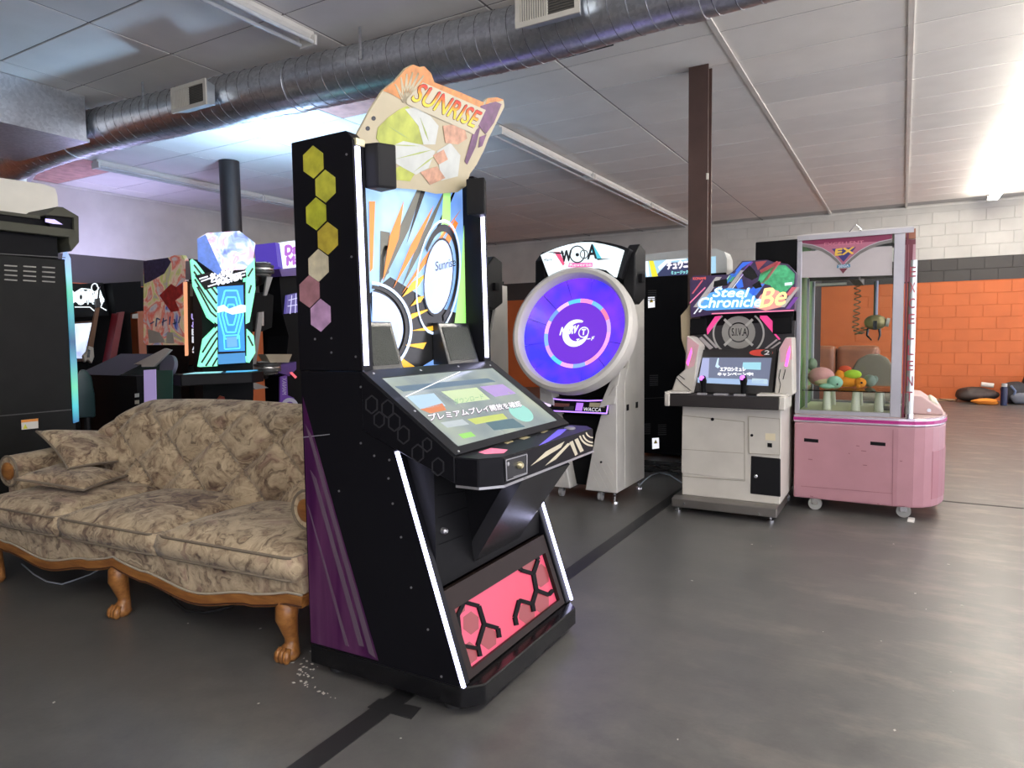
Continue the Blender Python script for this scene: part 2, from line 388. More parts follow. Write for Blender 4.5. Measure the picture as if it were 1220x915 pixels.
DP = [(-8.0, 3.62, 3.06), (-7.4, 3.66, 3.13), (-6.8, 3.70, 3.17), (-5.8, 3.77, 3.18), (-4.6, 3.845, 3.18), (-3.25, 3.975, 3.18), (-2.2, 4.05, 3.18), (-1.4, 3.98, 3.18), (-.3, 3.93, 3.18), (1.2, 3.9, 3.18)]
def dpt(t):
    for p, q in zip(DP[:-1], DP[1:]):
        if t <= q[0]: k = (t-p[0])/(q[0]-p[0]); return Vector(p).lerp(Vector(q), k)
    return Vector(DP[-1])
DR = .19
for a, bb in ((-8.0, -6.9), (-6.9, -4.15), (-4.15, -1.05), (-1.05, 1.2)):
    xs = [a+(bb-a)*i/16 for i in range(17)]
    ob('duct_section', MB().tube([dpt(x) for x in xs], DR, 40), GAL, duct, smooth='auto')
seam = MB(); hel = []
x = -7.8
while x < 1.1:
    a = (x+7.8)/.115*2*pi; c = dpt(x); hel.append(c+Vector((0, cos(a), sin(a)))*(DR+.001)); x += .115/18
seam.tube(hel, .0035, 4); ob('spiral_seam', seam, M('seam_metal', (.22, .23, .25), .45, .8), duct)
for x in (-6.9, -4.15, -1.05): ob('joint_collar', MB().tube([dpt(x-.05), dpt(x+.05)], DR+.006, 40), GAL, duct, smooth='auto')
# hanger straps
for x in (-5.6, -3.35): 
    c = dpt(x); ob('hanger_strap', MB().box(x-.012, x+.012, c.y-DR-.012, c.y-DR-.006, c.z, CZ), GAL, duct)
M('register_white', (.66, .63, .54), .5); M('register_dark', (.05, .05, .045), .6); M('damper_dark', (.12, .11, .09), .6)
def register(x0, x1, yf, z0, z1, label):
    """box collar on the duct with a two-panel louvre"""
    cx = (x0+x1)/2; r = thing('duct_register', label, 'air vent', (cx, yf, z0), group='air registers on the round duct')
    ob('collar', MB().loft([(x0, yf, z0), (x1, yf, z0), (x1, yf, z1), (x0, yf, z1)], [(x0+.04, yf+.10, z0+.02), (x1-.03, yf+.10, z0+.02), (x1-.03, yf+.10, z1-.005), (x0+.04, yf+.10, z1-.005)]), M('collar_metal', (.55, .6, .62), .35, .7), r)
    f = .022
    ob('frame', MB().box(x0-.01, x1+.01, yf-.012, yf, z0-.008, z0+f).box(x0-.01, x1+.01, yf-.012, yf, z1-f, z1+.008).box(x0-.01, x0+f, yf-.012, yf, z0+f, z1-f).box(x1-f, x1+.01, yf-.012, yf, z0+f, z1-f), MATS['register_white'], r)
    ob('backing', MB().box(x0+f, cx-.006, yf-.004, yf-.001, z0+f, z1-f), MATS['register_dark'], r); ob('backing', MB().box(cx+.006, x1-f, yf-.004, yf-.001, z0+f, z1-f), MATS['register_dark'], r)
    ob('mullion', MB().box(cx-.007, cx+.007, yf-.011, yf, z0+f, z1-f), MATS['register_white'], r)
    n = 11
    for i in range(n):
        x = x0+f+(cx-.007-x0-f)*(i+.5)/n; ob('louvre', MB().box(x-.005, x+.004, yf-.010, yf-.004, z0+f, z1-f), MATS['register_white'], r)
        zz = z0+f+(z1-z0-2*f)*(i+.5)/n; ob('louvre', MB().box(cx+.007, x1-f, yf-.009, yf-.004, zz-.0025, zz+.0025), MATS['damper_dark'], r)
register(-5.11, -4.70, 3.52, 3.045, 3.225, 'white louvred air register on the duct, left one')
register(-2.05, -1.65, 3.70, 3.07, 3.28, 'white louvred air register on the duct at the top edge')
# square plenum at the left end
pl_ = duct
ob('plenum_box', MB().box(-7.55, -6.33, 1.2, 3.51, 3.005, CZ-.002), GAL, pl_, bevel=.006, seg=1)
ob('bottom_flange', MB().box(-7.56, -6.318, 1.19, 3.522, 2.995, 3.02), GAL, pl_)
el = duct
ob('transition', MB().loft([PX(0,158,('X',-8.6)), PX(2,200,('X',-8.6)), PX(2,200,('X',-8.6))+Vector((0,.35,0)), PX(0,158,('X',-8.6))+Vector((0,.35,0))], [(-8.02, 3.45, 2.9), (-8.02, 3.45, 2.86), (-8.02, 3.8, 2.86), (-8.02, 3.8, 3.24)]), GAL, el)
single('ceiling_slot', MB().px([(667,67),(731,51),(731,54),(666,71)], ('Z', CZ-.004), -.002), M('slot_black', (.01, .01, .01), .8), 'thin black slot in the ceiling beside the duct', 'vent')
# ================================================================ sunrise rhythm cabinet (faces +X)
M('gloss_black', (.006, .006, .008), .36, coat=.0, spec=.14); M('satin_black', (.009, .009, .010), .45, spec=.18); M('matt_black', (.006, .006, .007), .6, spec=.12)
M('bezel_black', (.012, .013, .015), .28, coat=.1); M('screw_metal', (.6, .6, .62), .3, .9); M('rubber_black', (.015, .015, .015), .7)
LEDW = E('led_white', (.66, .66, 1.0), 4.2)
YN, YF, YC = 1.74, 2.567, 2.1535
mc = thing('rhythm_game_cabinet', 'tall black rhythm game cabinet with yellow hexagons and sunrise header', 'arcade machine', (-1.53, YC, 0))
ob('base', MB().prism([(-1.875, YN), (-1.207, YN), (-1.15, 1.80), (-1.15, 2.507), (-1.207, YF), (-1.875, YF)], 'Z', .032, .102), M('base_black', (.006, .006, .007), .16, spec=.35), mc, bevel=.004, seg=1)
for x, y in ((-1.28, 1.80), (-1.80, 1.80), (-1.28, 2.5), (-1.80, 2.5)):
    ob('levelling_foot', MB().lathe((x, y, 0), [(.028, 0), (.028, .012), (.012, .016), (.012, .034)], 14), MATS['rubber_black'], mc)
prof = [(-1.875, .103), (-1.197, .103), (-1.447, .86), (-1.58, .915), (-1.58, 1.113), (-1.875, 1.113)]
for y0, y1 in ((YN, YN+.045), (YF-.045, YF)):
    sp = ob('side_panel', MB().prism(prof, 'Y', y0, y1), MATS['gloss_black'], mc, bevel=.003, seg=1)
    near = y0 < 2
    if near:
        sy = ('Y', YN-.0005)
        for x, y in ((430,461),(433,477),(430,528),(446,543),(464,548),(463,570),(468,600),(478,640),(490,700),(510,750),(526,806),(404,585),(395,420)):
            c = PX(x, y, sy); ob('screw', MB().lathe(c+Vector((0, .003, 0)), [(.004, 0), (.004, .005)], 8, (0, -1, 0)), MATS['screw_metal'], sp)
        m, nt, nd, b, L = nodes('purple_decal'); tc = nd('TexCoord'); mp = nd('Mapping'); mp.inputs['Rotation'].default_value = (0, radians(24), 0); mp.inputs['Scale'].default_value = (16, 1, 1.1); L(tc.outputs['Object'], mp.inputs['Vector'])
        n = nd('TexNoise', Scale=1., Detail=5); L(mp.outputs['Vector'], n.inputs['Vector']); rr_ = ramp(nt, [(.3, (.025, .003, .034)), (.48, (.055, .006, .055)), (.62, (.09, .025, .08)), (.78, (.14, .09, .13))]); L(n.outputs['Fac'], rr_.inputs['Fac']); L(rr_.outputs['Color'], b.inputs['Base Color']); b.inputs['Roughness'].default_value = .3
        d = art('decal', [[(361,473),(408,640),(451,787),(371,765),(366,620)]], sy, MATS['purple_decal'], sp, .001)
        ds = MB()
        for pts in ([(364,505),(372,520),(448,784),(440,778)], [(370,560),(377,570),(434,770),(428,769)], [(366,600),(369,606),(416,770),(412,769)]): ds.px(pts, sy, .0005, .0018)
        ob('decal_streak', ds, M('decal_pale', (.11, .075, .105), .3), sp)
        art('panel_seam', [[(361,520.5),(393,517),(393,517.8),(361,521.5)]], sy, M('seam_grey', (.3, .3, .32), .4), sp, .0015)
    yl = y0-.004 if near else y1-.012
    ob('led_strip', MB().prism([(-1.447, .852), (-1.199, .108), (-1.189, .108), (-1.437, .852)], 'Y', yl, yl+.012), LEDW, mc)
# tower pillars
tp = [(-1.88, 1.115), (-1.578, 1.115), (-1.592, 1.885), (-1.622, 1.917), (-1.88, 1.915)]
for y0, y1 in ((YN, YN+.055), (YF-.055, YF)):
    p = ob('tower_pillar', MB().prism(tp, 'Y', y0, y1), MATS['gloss_black'], mc, bevel=.003, seg=1)
    near = y0 < 2
    yl = y0+.006 if near else y1-.05
    ob('led_strip', MB().prism([(-1.579, 1.135), (-1.568, 1.135), (-1.580, 1.862), (-1.591, 1.862)], 'Y', yl, yl+.015), LEDW, mc)
    if near:
        sy = ('Y', YN-.0003); cs = [(.62, .60, .06), (.62, .62, .07), (.55, .58, .05), (.60, .48, .06), (.75, .68, .48), (.45, .22, .25), (.62, .38, .62)]
        for (x, y), c in zip(((373.8,193.2),(388.3,222),(377.2,254.9),(391.1,284.1),(380,316.2),(369.3,347.2),(382.6,375.6)), cs):
            k = MB().px([(x-.3, y-19.5), (x+11.5, y-10.5), (x+12, y+8), (x+.3, y+19.5), (x-11.5, y+11), (x-12, y-8)], sy, .002, .003)
            ob('hexagon_decal', k, M('hexagon_%d' % int(x*10), tuple(q*.72 for q in c), .3, var=.25, vs=22), p)
        for x, y in ((413,184),(419,306),(395,403),(424,425),(345.5+30,404)):
            c = PX(x, y, sy); ob('screw', MB().lathe(c+Vector((0, .003, 0)), [(.004, 0), (.004, .005)], 8, (0, -1, 0)), MATS['screw_metal'], p)
ob('tower_back', MB().box(-1.878, -1.80, YN+.055, YF-.055, 1.115, 1.90), MATS['satin_black'], mc)
# art panel in the tower
AX = ('X', -1.675)
y0, y1 = YN+.056, YF-.056
m, nt, nd, b, L = nodes('art_glow'); tc = nd('TexCoord'); n = nd('TexNoise', Scale=3.5, Detail=3); L(tc.outputs['Object'], n.inputs['Vector'])
r = ramp(nt, [(.3, (.16, .34, .95)), (.5, (.30, .55, 1.0)), (.68, (.55, .80, .95))]); L(n.outputs['Fac'], r.inputs['Fac'])
L(r.outputs['Color'], b.inputs['Emission Color']); b.inputs['Emission Strength'].default_value = .62; mxx = nd('MixRGB', _blend_type='MULTIPLY', Fac=1., Color2=(.4, .4, .4, 1)); L(r.outputs['Color'], mxx.inputs[1]); L(mxx.outputs[0], b.inputs['Base Color']); b.inputs['Roughness'].default_value = .25
ap = ob('art_panel', MB().box(-1.799, -1.676, y0, y1, 1.10, 1.90), MATS['art_glow'], mc)
INK = M('ink_black', (.012, .012, .012), .25); ORG = M('ink_orange', (.80, .22, .03), .3, emit=(.85, .22, .03), es=.35); YEL = M('ink_yellow', (.85, .45, .03), .3, emit=(.9, .45, .03), es=.35)
GRY = M('ink_grey', (.14, .14, .11), .3); LGR = M('ink_lime', (.40, .75, .22), .3, emit=(.4, .8, .25), es=.4); PALE = M('ink_pale', (.6, .72, .9), .3, emit=(.55, .72, 1.), es=.55)
def spike(tx, ty, bx, by, w, k=.35):
    """long thin ray: tip, widest at fraction k from base, base point"""
    dx, dy = tx-bx, ty-by; l = math.hypot(dx, dy); nx, ny = -dy/l*w/2, dx/l*w/2; mx_, my_ = bx+dx*k, by+dy*k
    return [(tx, ty), (mx_+nx, my_+ny), (bx, by), (mx_-nx, my_-ny)]
art('dark_fan', [[(440,350),(465,330),(500,352),(522,366),(560,378),(530,420),(497,440),(450,436)]], AX, INK, ap, .001)
art('grey_ray', [spike(520,175,456,336,11,.4), spike(462,277,452,340,9,.5), spike(535,215,478,343,8,.4), [(453,275),(464,277),(463,325),(452,335)]], AX, GRY, ap, .002)
art('black_ray', [spike(521,172,484,290,5,.5), spike(556,195,508,300,4,.4)], AX, INK, ap, .003)
art('orange_ray', [spike(480,240,455,335,11,.55), spike(516,245,468,343,8,.5), spike(548,250,478,350,6,.4), [(439,240),(446,240),(443,320),(440,324)], [(541,262),(545,266),(530,300),(513,318)]], AX, ORG, ap, .004)
art('yellow_ray', [[(516,366),(489,374),(488,381)], [(524,386),(489,394),(520,394)], [(507,408),(480,411),(503,416)], [(471,422),(495,438),(480,438)], spike(508,325,478,354,9,.5), spike(505,352,488,365,7,.6)], AX, YEL, ap, .005)
art('lime_glow', [[(528,222),(536,224),(536,262),(524,290)], [(552,270),(556,225),(557,395),(540,392),(548,330)], [(545,395),(560,380),(552,350)]], AX, LGR, ap, .0035)
rg = MB(); ring_px(rg, 438, 392, 52, 57, .94, AX, .006, -86, 84); ring_px(rg, 521, 330, 26, 69, .95, AX, .006, rot=6); ring_px(rg, 438, 392, 40, 44, .9, AX, .0065, -84, 84)
ob('pale_ring', rg, PALE, ap)
rk = MB(); ring_px(rk, 438, 392, 47.5, 52.5, .92, AX, .0055, -85, 84); ring_px(rk, 522, 329, 23, 62, .86, AX, .0057, -150, 60, rot=6); ring_px(rk, 521, 330, 17.5, 47, .94, AX, .0066, rot=6)
ob('black_ring', rk, INK, ap)
ob('ring_disc', MB().px(ell(438, 392, 41, 45, -84, 84), AX, .0008, .0052).px(ell(521, 330, 17, 46, rot=6), AX, .0008, .0062), M('disc_blue', (.4, .52, .85), .3, emit=(.38, .55, .98), es=.6), ap)
text_px('Sunrise', (517,323), (541,317), (517,312), AX, INK, ap, .008, name='emblem_lettering')
# tinted clear front pane
M('clear_acrylic', (.92, .95, .97), .03, trans=1., var=0)
# header plate, leaning forward
HP = ((-1.63, 2.1, 1.905), (1, 0, -.25))
hd = [(424,163),(441,131),(456,108),(462,103),(470,97),(478,88),(483,82),(492,77),(500,80),(505,79),(513,87),(517,98),(530,103),(548,110),(576,122),(581,117),(592,116),(600,119),(601,127),(593,143),(582,165),(577,178),(568,196),(560,207),(555,222),(545,229),(520,231),(497,226),(470,224),(452,200),(436,182)]
CREAM = M('header_cream', (.46, .40, .26), .4)
hp = ob('header_plate', MB().px(hd, HP, .008), CREAM, mc)
art('orange_band', [[(456,108),(462,103),(470,97),(478,88),(483,82),(492,77),(500,80),(505,79),(513,87),(517,98),(530,103),(548,110),(576,122),(574,130),(548,118),(516,106),(500,110),(484,122),(466,112)], [(581,117),(592,116),(600,119),(594,121),(583,122),(577,127)]], HP, M('header_orange', (.56, .22, .055), .4, var=.25, vs=30), hp)
fan = MB()
for a, t in ((470,100),(477,92),(484,88),(491,86),(498,87),(504,90)): line_px(fan, [(480, 122), (a, t), (484, 122)], 1.6, HP, .003)
ob('fan_ray', fan, CREAM, hp)
art('lime_petal', [[(448,165),(450,152),(462,140),(476,130),(485,126),(494,135),(502,150),(504,172),(480,170),(456,175)], [(462,205),(480,196),(495,205),(488,216),(470,214)]], HP, M('petal_lime', (.36, .40, .06), .4, emit=(.5, .55, .1), es=.05, var=.3, vs=14), hp)
art('white_petal', [[(482,130),(494,128),(512,138),(522,150),(518,172),(504,172),(498,150)], [(456,178),(480,168),(500,172),(518,180),(510,200),(495,208),(480,200),(464,190)], [(520,180),(536,170),(548,185),(545,210),(525,215)]], HP, M('petal_white', (.50, .52, .48), .4, emit=(.7, .72, .7), es=.04, var=.12, vs=12), hp, .0025)
art('petal_vein', [spike(462,150,486,165,2), spike(468,190,516,178,2), spike(492,205,518,185,2), spike(500,140,510,168,2), spike(455,172,500,174,1.6)], HP, M('vein_green', (.35, .42, .12), .4), hp, .003)
art('plum_cluster', [[(572,126),(590,121),(597,124),(588,146),(578,160),(570,150),(566,142)], [(563,158),(572,150),(566,175),(556,196),(553,192)], [(571,163),(579,160),(574,174),(569,176)]], HP, M('header_plum', (.13, .05, .12), .4, var=.4, vs=25), hp, .003)
art('peach_patch', [[(527,150),(540,148),(553,152),(556,165),(545,172),(530,170)], [(515,185),(528,178),(533,190),(522,196)], [(500,205),(520,198),(530,212),(512,220)]], HP, M('header_peach', (.50, .27, .17), .4, var=.3, vs=30), hp, .003)
art('title_plate', [[(484,118),(503,98),(578,131),(570,148),(564,160),(484,124)]], HP, M('title_cream', (.50, .45, .32), .4), hp, .0035)
text_px('SUNRISE', (488,119), (563,152), (501,99), HP, M('title_outline', (.10, .03, .01), .4), hp, .0042, name='title_outline', bold=.0045)
m, nt, nd, b, L = nodes('title_fill'); ge = nd('NewGeometry'); tO = PX(488,119,HP); tU = (PX(563,152,HP)-tO).normalized(); tV = PX(501,99,HP)-tO; tV = tV-tU*tV.dot(tU)
sb_ = nd('VectorMath', _operation='SUBTRACT'); L(ge.outputs['Position'], sb_.inputs[0]); sb_.inputs[1].default_value = tO; dt_ = nd('VectorMath', _operation='DOT_PRODUCT'); L(sb_.outputs[0], dt_.inputs[0]); dt_.inputs[1].default_value = tV/tV.length_squared; mr = nd('MapRange')
L(dt_.outputs['Value'], mr.inputs['Value']); r = ramp(nt, [(0, (.75, .62, .06)), (.4, (.80, .50, .03)), (.65, (.75, .16, .02)), (1, (.62, .02, .02))]); L(mr.outputs['Result'], r.inputs['Fac']); L(r.outputs['Color'], b.inputs['Base Color'])
text_px('SUNRISE', (488,119), (563,152), (501,99), HP, MATS['title_fill'], hp, .0055, name='title_lettering', bold=.0015)
for x, y in ((445,141),(438,153)): ob('plate_hole', MB().px(ell(x, y, 2.6, 2.8, n=14), HP, .001, .001), INK, hp)
ob('bracket', MB().box(-1.63, -1.585, YN+.008, YN+.05, 1.868, 1.89), M('brass_pale', (.6, .55, .35), .35, .5), mc)
# small speakers on the pillars
for s, y in ((1, YN+.07), (-1, YF-.07)):
    a = y; c = y+s*.10
    pts = [(-1.60, a-s*.013), (-1.545, a), (-1.515, a+s*.06), (-1.60, a+s*.075)]
    sp = ob('pillar_speaker', MB().prism(pts, 'Z', 1.735, 1.885), MATS['satin_black'], mc, bevel=.008)
# lower loudspeakers
for ya, yb in ((YN+.058, YN+.235), (YF-.30, YF-.075)):
    d = MB().prism([(-1.674, 1.114), (-1.592, 1.114), (-1.645, 1.285), (-1.674, 1.285)], 'Y', ya, yb)
    lo = ob('loudspeaker', d, MATS['bezel_black'], mc, bevel=.003, seg=1)
    def sl(y, t, o=.0): v = Vector((-1.592, y, 1.114)).lerp(Vector((-1.645, y, 1.285)), t); return v+Vector((.955, 0, .296))*o
    q = .018
    ob('speaker_mesh', MB().loft([sl(ya+q, .1, .002), sl(yb-q, .1, .002), sl(yb-q, .9, .002), sl(ya+q, .9, .002)], [sl(ya+q, .1, -.002), sl(yb-q, .1, -.002), sl(yb-q, .9, -.002), sl(ya+q, .9, -.002)]), M('mesh_grey', (.05, .055, .045), .5, .3, bump=.6, bs=220), lo)
# control deck
dk = ob('control_deck', MB().prism([(-1.582, 1.112), (-1.207, .853), (-1.207, .768), (-1.436, .857), (-1.582, .915)], 'Y', YN-.006, YF+.006), MATS['gloss_black'], mc, bevel=.003, seg=1)
tray = [(-1.206, YN-.006), (-1.12, YN-.004), (-1.068, 1.80), (-1.068, 2.507), (-1.12, YF+.004), (-1.206, YF+.006)]
ob('front_tray', MB().prism(tray, 'Z', .757, .853), MATS['gloss_black'], mc, bevel=.004, seg=1)
ob('tray_edge', MB().loft([(x+.002, y, .765) for x, y in tray], [(x+.002, y, .757) for x, y in tray]), M('edge_silver', (.5, .5, .52), .3, .8), mc)
DN = (Vector((-1.207, 0, .853))-Vector((-1.582, 0, 1.112))); DN = Vector((-DN.z, 0, DN.x)).normalized()
DKP = ((-1.582, 2.1, 1.112), tuple(DN))
def dp(t, y, o=0.): return Vector((-1.582, y, 1.112)).lerp(Vector((-1.207, y, .853)), t)+DN*o
def dq(mb, t0, t1, ya, yb, o0, o1): return mb.loft([dp(t0, ya, o0), dp(t0, yb, o0), dp(t1, yb, o0), dp(t1, ya, o0)], [dp(t0, ya, o1), dp(t0, yb, o1), dp(t1, yb, o1), dp(t1, ya, o1)])
bz = MB(); a, c = YN-.004, YF+.004; k = .052
dq(bz, .0, .10, a, c, 0, .008); dq(bz, .93, 1.0, a, c, 0, .008); dq(bz, .10, .93, a, a+k, 0, .008); dq(bz, .10, .93, c-k, c, 0, .008)
ob('screen_bezel', bz, MATS['bezel_black'], mc)
m, nt, nd, b, L = nodes('menu_screen'); tc = nd('TexCoord'); n = nd('TexNoise', Scale=4., Detail=2); L(tc.outputs['Object'], n.inputs['Vector'])
r = ramp(nt, [(.3, (.17, .23, .26)), (.45, (.30, .36, .36)), (.6, (.42, .48, .40)), (.75, (.50, .52, .38))]); L(n.outputs['Fac'], r.inputs['Fac']); L(r.outputs['Color'], b.inputs['Emission Color']); b.inputs['Emission Strength'].default_value = .8
b.inputs['Base Color'].default_value = (.05, .05, .05, 1); b.inputs['Roughness'].default_value = .12
sc = ob('touch_screen', dq(MB(), .10, .93, a+k, c-k, .0005, .004), MATS['menu_screen'], mc)
SO = .006
def blur(name, pts, col, o=SO): return art(name, [pts], DKP, E('scr_'+name, col, .8), sc, o)
blur('menu_tile_blue', [(484,474),(516,470),(530,485),(500,489)], (.42, .58, .72)); blur('menu_tile_orange', [(500,489),(526,482),(531,490),(512,494)], (.62, .22, .10)); blur('menu_tile_lime', [(525,468),(567,463),(583,477),(545,482)], (.55, .66, .40))
blur('menu_tile_violet', [(571,462),(598,459),(614,470),(589,474)], (.42, .30, .60)); blur('menu_tile_olive', [(556,501),(598,494),(604,500),(566,507)], (.50, .56, .16)); blur('menu_tile_dark', [(578,505),(610,500),(625,510),(588,514)], (.10, .17, .20)); blur('menu_tile_green', [(545,519),(560,516),(566,521),(551,524)], (.30, .62, .16)); blur('menu_band', [(470,462),(580,452),(590,456),(480,468)], (.12, .18, .24)); blur('menu_tile_grey', [(524,505),(550,501),(558,507),(532,511)], (.45, .50, .52))
art('menu_swirl', [ell(620,493,16,8.5,rot=28)], DKP, E('scr_swirl', (.30, .62, .55), .8), sc, SO)
art('reflection_line', [[(482,474),(547,444),(547.6,444.8),(482.6,475)]], DKP, E('scr_line', (.8, .8, .82), 1.), sc, SO+.001)
text_px('プレミアムプレイ開放を確認', (511,504), (621,486), (508,496), DKP, E('scr_ink', (.13, .06, .12), .6), sc, SO+.0015, name='caption_outline', bold=.004)
text_px('プレミアムプレイ開放を確認', (511,504), (621,486), (508,496), DKP, E('scr_white', (.88, .86, .90), .9), sc, SO+.003, name='caption', bold=.001)
text_px('ダウンロード', (541,484), (576,477), (539,477), DKP, E('scr_green', (.25, .5, .25), .7), sc, SO+.001, name='caption')
for x, y in ((444,447),(500,443),(545,438.5),(583,437),(493,492),(545,540),(605,470)):
    q = PX(x, y, DKP)+DN*.008; ob('screw', MB().lathe(q, [(.005, 0), (.004, .002)], 8, DN), MATS['screw_metal'], dk)
# glossy hexagons on the deck side
hx = MB()
for x, y, s in ((443,482,9),(462,487,9),(470,503,9),(481,518,9),(498,540,9),(509,530,7),(522,556,9),(452,500,8)): line_px(hx, [(x+s*.85*cos(radians(30+60*i)), y+s*1.2*sin(radians(30+60*i))) for i in range(7)], 1.6, ('Y', YN-.006), .002)
ob('hexagon_relief', hx, M('relief_black', (.028, .028, .032), .3), dk)
# tray artwork, coin panel
TP = ('Z', .853)
art('tray_print_pink', [[(570,539),(585,534),(605,536),(600,540),(578,541)]], TP, M('print_pink', (.8, .18, .30), .3, emit=(.8, .18, .3), es=.5), mc, .001)
art('tray_print_violet', [[(642,531),(665,512),(676,511),(668,518),(652,527)]], TP, M('print_violet', (.12, .08, .55), .3, emit=(.12, .1, .7), es=.5), mc, .001)
art('tray_print_gold', [[(598,527),(606,523),(612,526),(604,529)], [(615,522),(622,519),(632,521),(624,524)], [(640,515),(650,510),(660,509),(648,516)]], TP, M('print_gold', (.48, .40, .22), .3), mc, .001)
q = PX(679, 511, TP); ob('tray_button', MB().lathe(q, [(.022, 0), (.022, .005), (.014, .009)], 18), M('button_silver', (.4, .38, .42), .3, .6), mc, smooth='auto')
FP = ('X', -1.068)
cp = ob('coin_panel', MB().px([(600,547),(627,539.5),(627,565),(601,574)], FP, .006, .004), MATS['bezel_black'], mc)
cl = MB(); line_px(cl, [(601,548),(626,541),(626,564),(602,572.5),(601,548)], 1., FP, .006); line_px(cl, [(610,568),(626,563)], .7, FP, .006); ob('coin_frame', cl, MATS['edge_silver'], cp)
q = PX(617, 554, FP); ob('coin_knob', MB().lathe(q, [(.012, 0), (.012, .012), (.008, .018)], 14, (1, 0, 0)), M('brass', (.65, .58, .36), .3, .8), cp, smooth='auto'); q = PX(603.5, 552.5, FP); ob('coin_slot', MB().lathe(q, [(.007, 0), (.007, .007)], 12, (1, 0, 0)), MATS['edge_silver'], cp)
gd = MB()
for p in ([(632,555),(650,538),(672,526),(668,533)], [(649,555),(676,528),(680,528),(662,547)], [(678,527),(682,525),(688,541),(685,543)], [(684,524),(688,522),(695,537),(691,539)]): gd.px(p, FP, .0006, .0015)
ring_px(gd, 706, 515, 17, 17, .88, FP, .0015, 90, 165); ring_px(gd, 706, 515, 13, 13, .86, FP, .0015, 90, 165); ring_px(gd, 706, 513, 9, 9, .84, FP, .0015, 90, 165)
ob('front_print', gd, M('print_cream', (.55, .50, .36), .35), mc)
# lower front: recessed box with doors, sloping prow, lit grille
ob('cash_box', MB().box(-1.86, -1.325, YN+.046, YF-.046, .39, .86), MATS['satin_black'], mc)
CB = ('X', -1.324)
dr = MB(); line_px(dr, [(522,617),(556,604)], .7, CB, .0015); line_px(dr, [(523,649),(551,638)], .7, CB, .0015); line_px(dr, [(521,590),(600,578)], 1.2, CB, .0015); ob('door_seam', dr, MATS['matt_black'], mc)
q = PX(527, 632, CB); ob('door_lock', MB().lathe(q, [(.011, 0), (.011, .014), (.006, .02)], 12, (1, 0, 0)), MATS['screw_metal'], mc)
pw = ((-1.069, 2.1, .757), (.345, 0, -.255))
ob('prow', MB().px([(624,570),(679,553),(626,629),(619,641),(566,669)], pw, .05), M('prow_grey', (.030, .030, .032), .22), mc)
ob('prow_web', MB().loft([(-1.10, 1.95, .757), (-1.325, 2.02, .42), (-1.325, 1.95, .757)], [(-1.10, 1.99, .757), (-1.325, 2.06, .42), (-1.325, 1.99, .757)]), MATS['matt_black'], mc)
ob('sticker', MB().px([(632,611),(639,606),(640,609),(634,615)], CB, .001, .002), M('sticker_white', (.7, .68, .6), .5), mc)
GN = Vector((1, 0, .346)).normalized()
def gp(z, y, o=0.): return Vector((-1.215-.346*(z-.12), y, z))+GN*o
def gq(mb, z0, z1, ya, yb, o0, o1): return mb.loft([gp(z0, ya, o0), gp(z0, yb, o0), gp(z1, yb, o0), gp(z1, ya, o0)], [gp(z0, ya, o1), gp(z0, yb, o1), gp(z1, yb, o1), gp(z1, ya, o1)])
ga, gb = YN+.05, YF-.05
fr = MB(); gq(fr, .105, .128, ga, gb, -.03, .006); gq(fr, .318, .385, ga, gb, -.03, .006); gq(fr, .128, .318, ga, ga+.03, -.03, .006); gq(fr, .128, .318, gb-.03, gb, -.03, .006)
ob('grille_frame', fr, M('frame_brown', (.022, .014, .012), .45, spec=.15), mc)
m, nt, nd, b, L = nodes('grille_pink'); tc = nd('TexCoord'); gr = nd('TexNoise', Scale=1.2, Detail=1); L(tc.outputs['Object'], gr.inputs['Vector']); r = ramp(nt, [(.35, (.80, .07, .14)), (.6, (.95, .12, .24)), (.75, (1, .26, .30))]); L(gr.outputs['Fac'], r.inputs['Fac'])
L(r.outputs['Color'], b.inputs['Emission Color']); b.inputs['Emission Strength'].default_value = .55; b.inputs['Base Color'].default_value = (.25, .03, .05, 1)
gl = ob('grille_light', gq(MB(), .125, .32, ga+.025, gb-.025, -.02, -.012), MATS['grille_pink'], mc)
GP = (tuple(gp(.2, 2.1, -.004)), tuple(GN))
hb = MB()
def C6(x, y): return (510+x*.2405, 640+y*.2405)
for p in ([(172,285),(182,320),(255,340),(282,430),(350,450),(357,497)], [(182,320),(150,388),(96,392)], [(150,388),(162,510),(170,535),(245,550)], [(282,430),(250,535),(262,590)], [(162,520),(158,590)], [(118,410),(150,388)],
          [(445,130),(465,163),(525,180),(548,112)], [(525,180),(540,262),(602,285)], [(540,262),(520,330),(456,312),(434,395),(442,436)], [(520,330),(527,368)], [(602,285),(622,262)], [(548,112),(540,85)]):
    ob('hexagon_bar', line_px(MB(), [C6(*q) for q in p], 4.2, GP, 0, .008), MATS['matt_black'], mc)
for cx, cy in ((213,425),(145,335),(300,500),(205,575),(490,120),(560,190),(490,375),(560,320)):
    c = C6(cx, cy); ob('hexagon_lens', MB().px([(c[0]+10.5*cos(radians(30+60*i)), c[1]+14*sin(radians(30+60*i))) for i in range(6)], (tuple(gp(.2, 2.1, -.011)), tuple(GN)), .0008), E('lens_red', (.42, .07, .08), .5), gl)
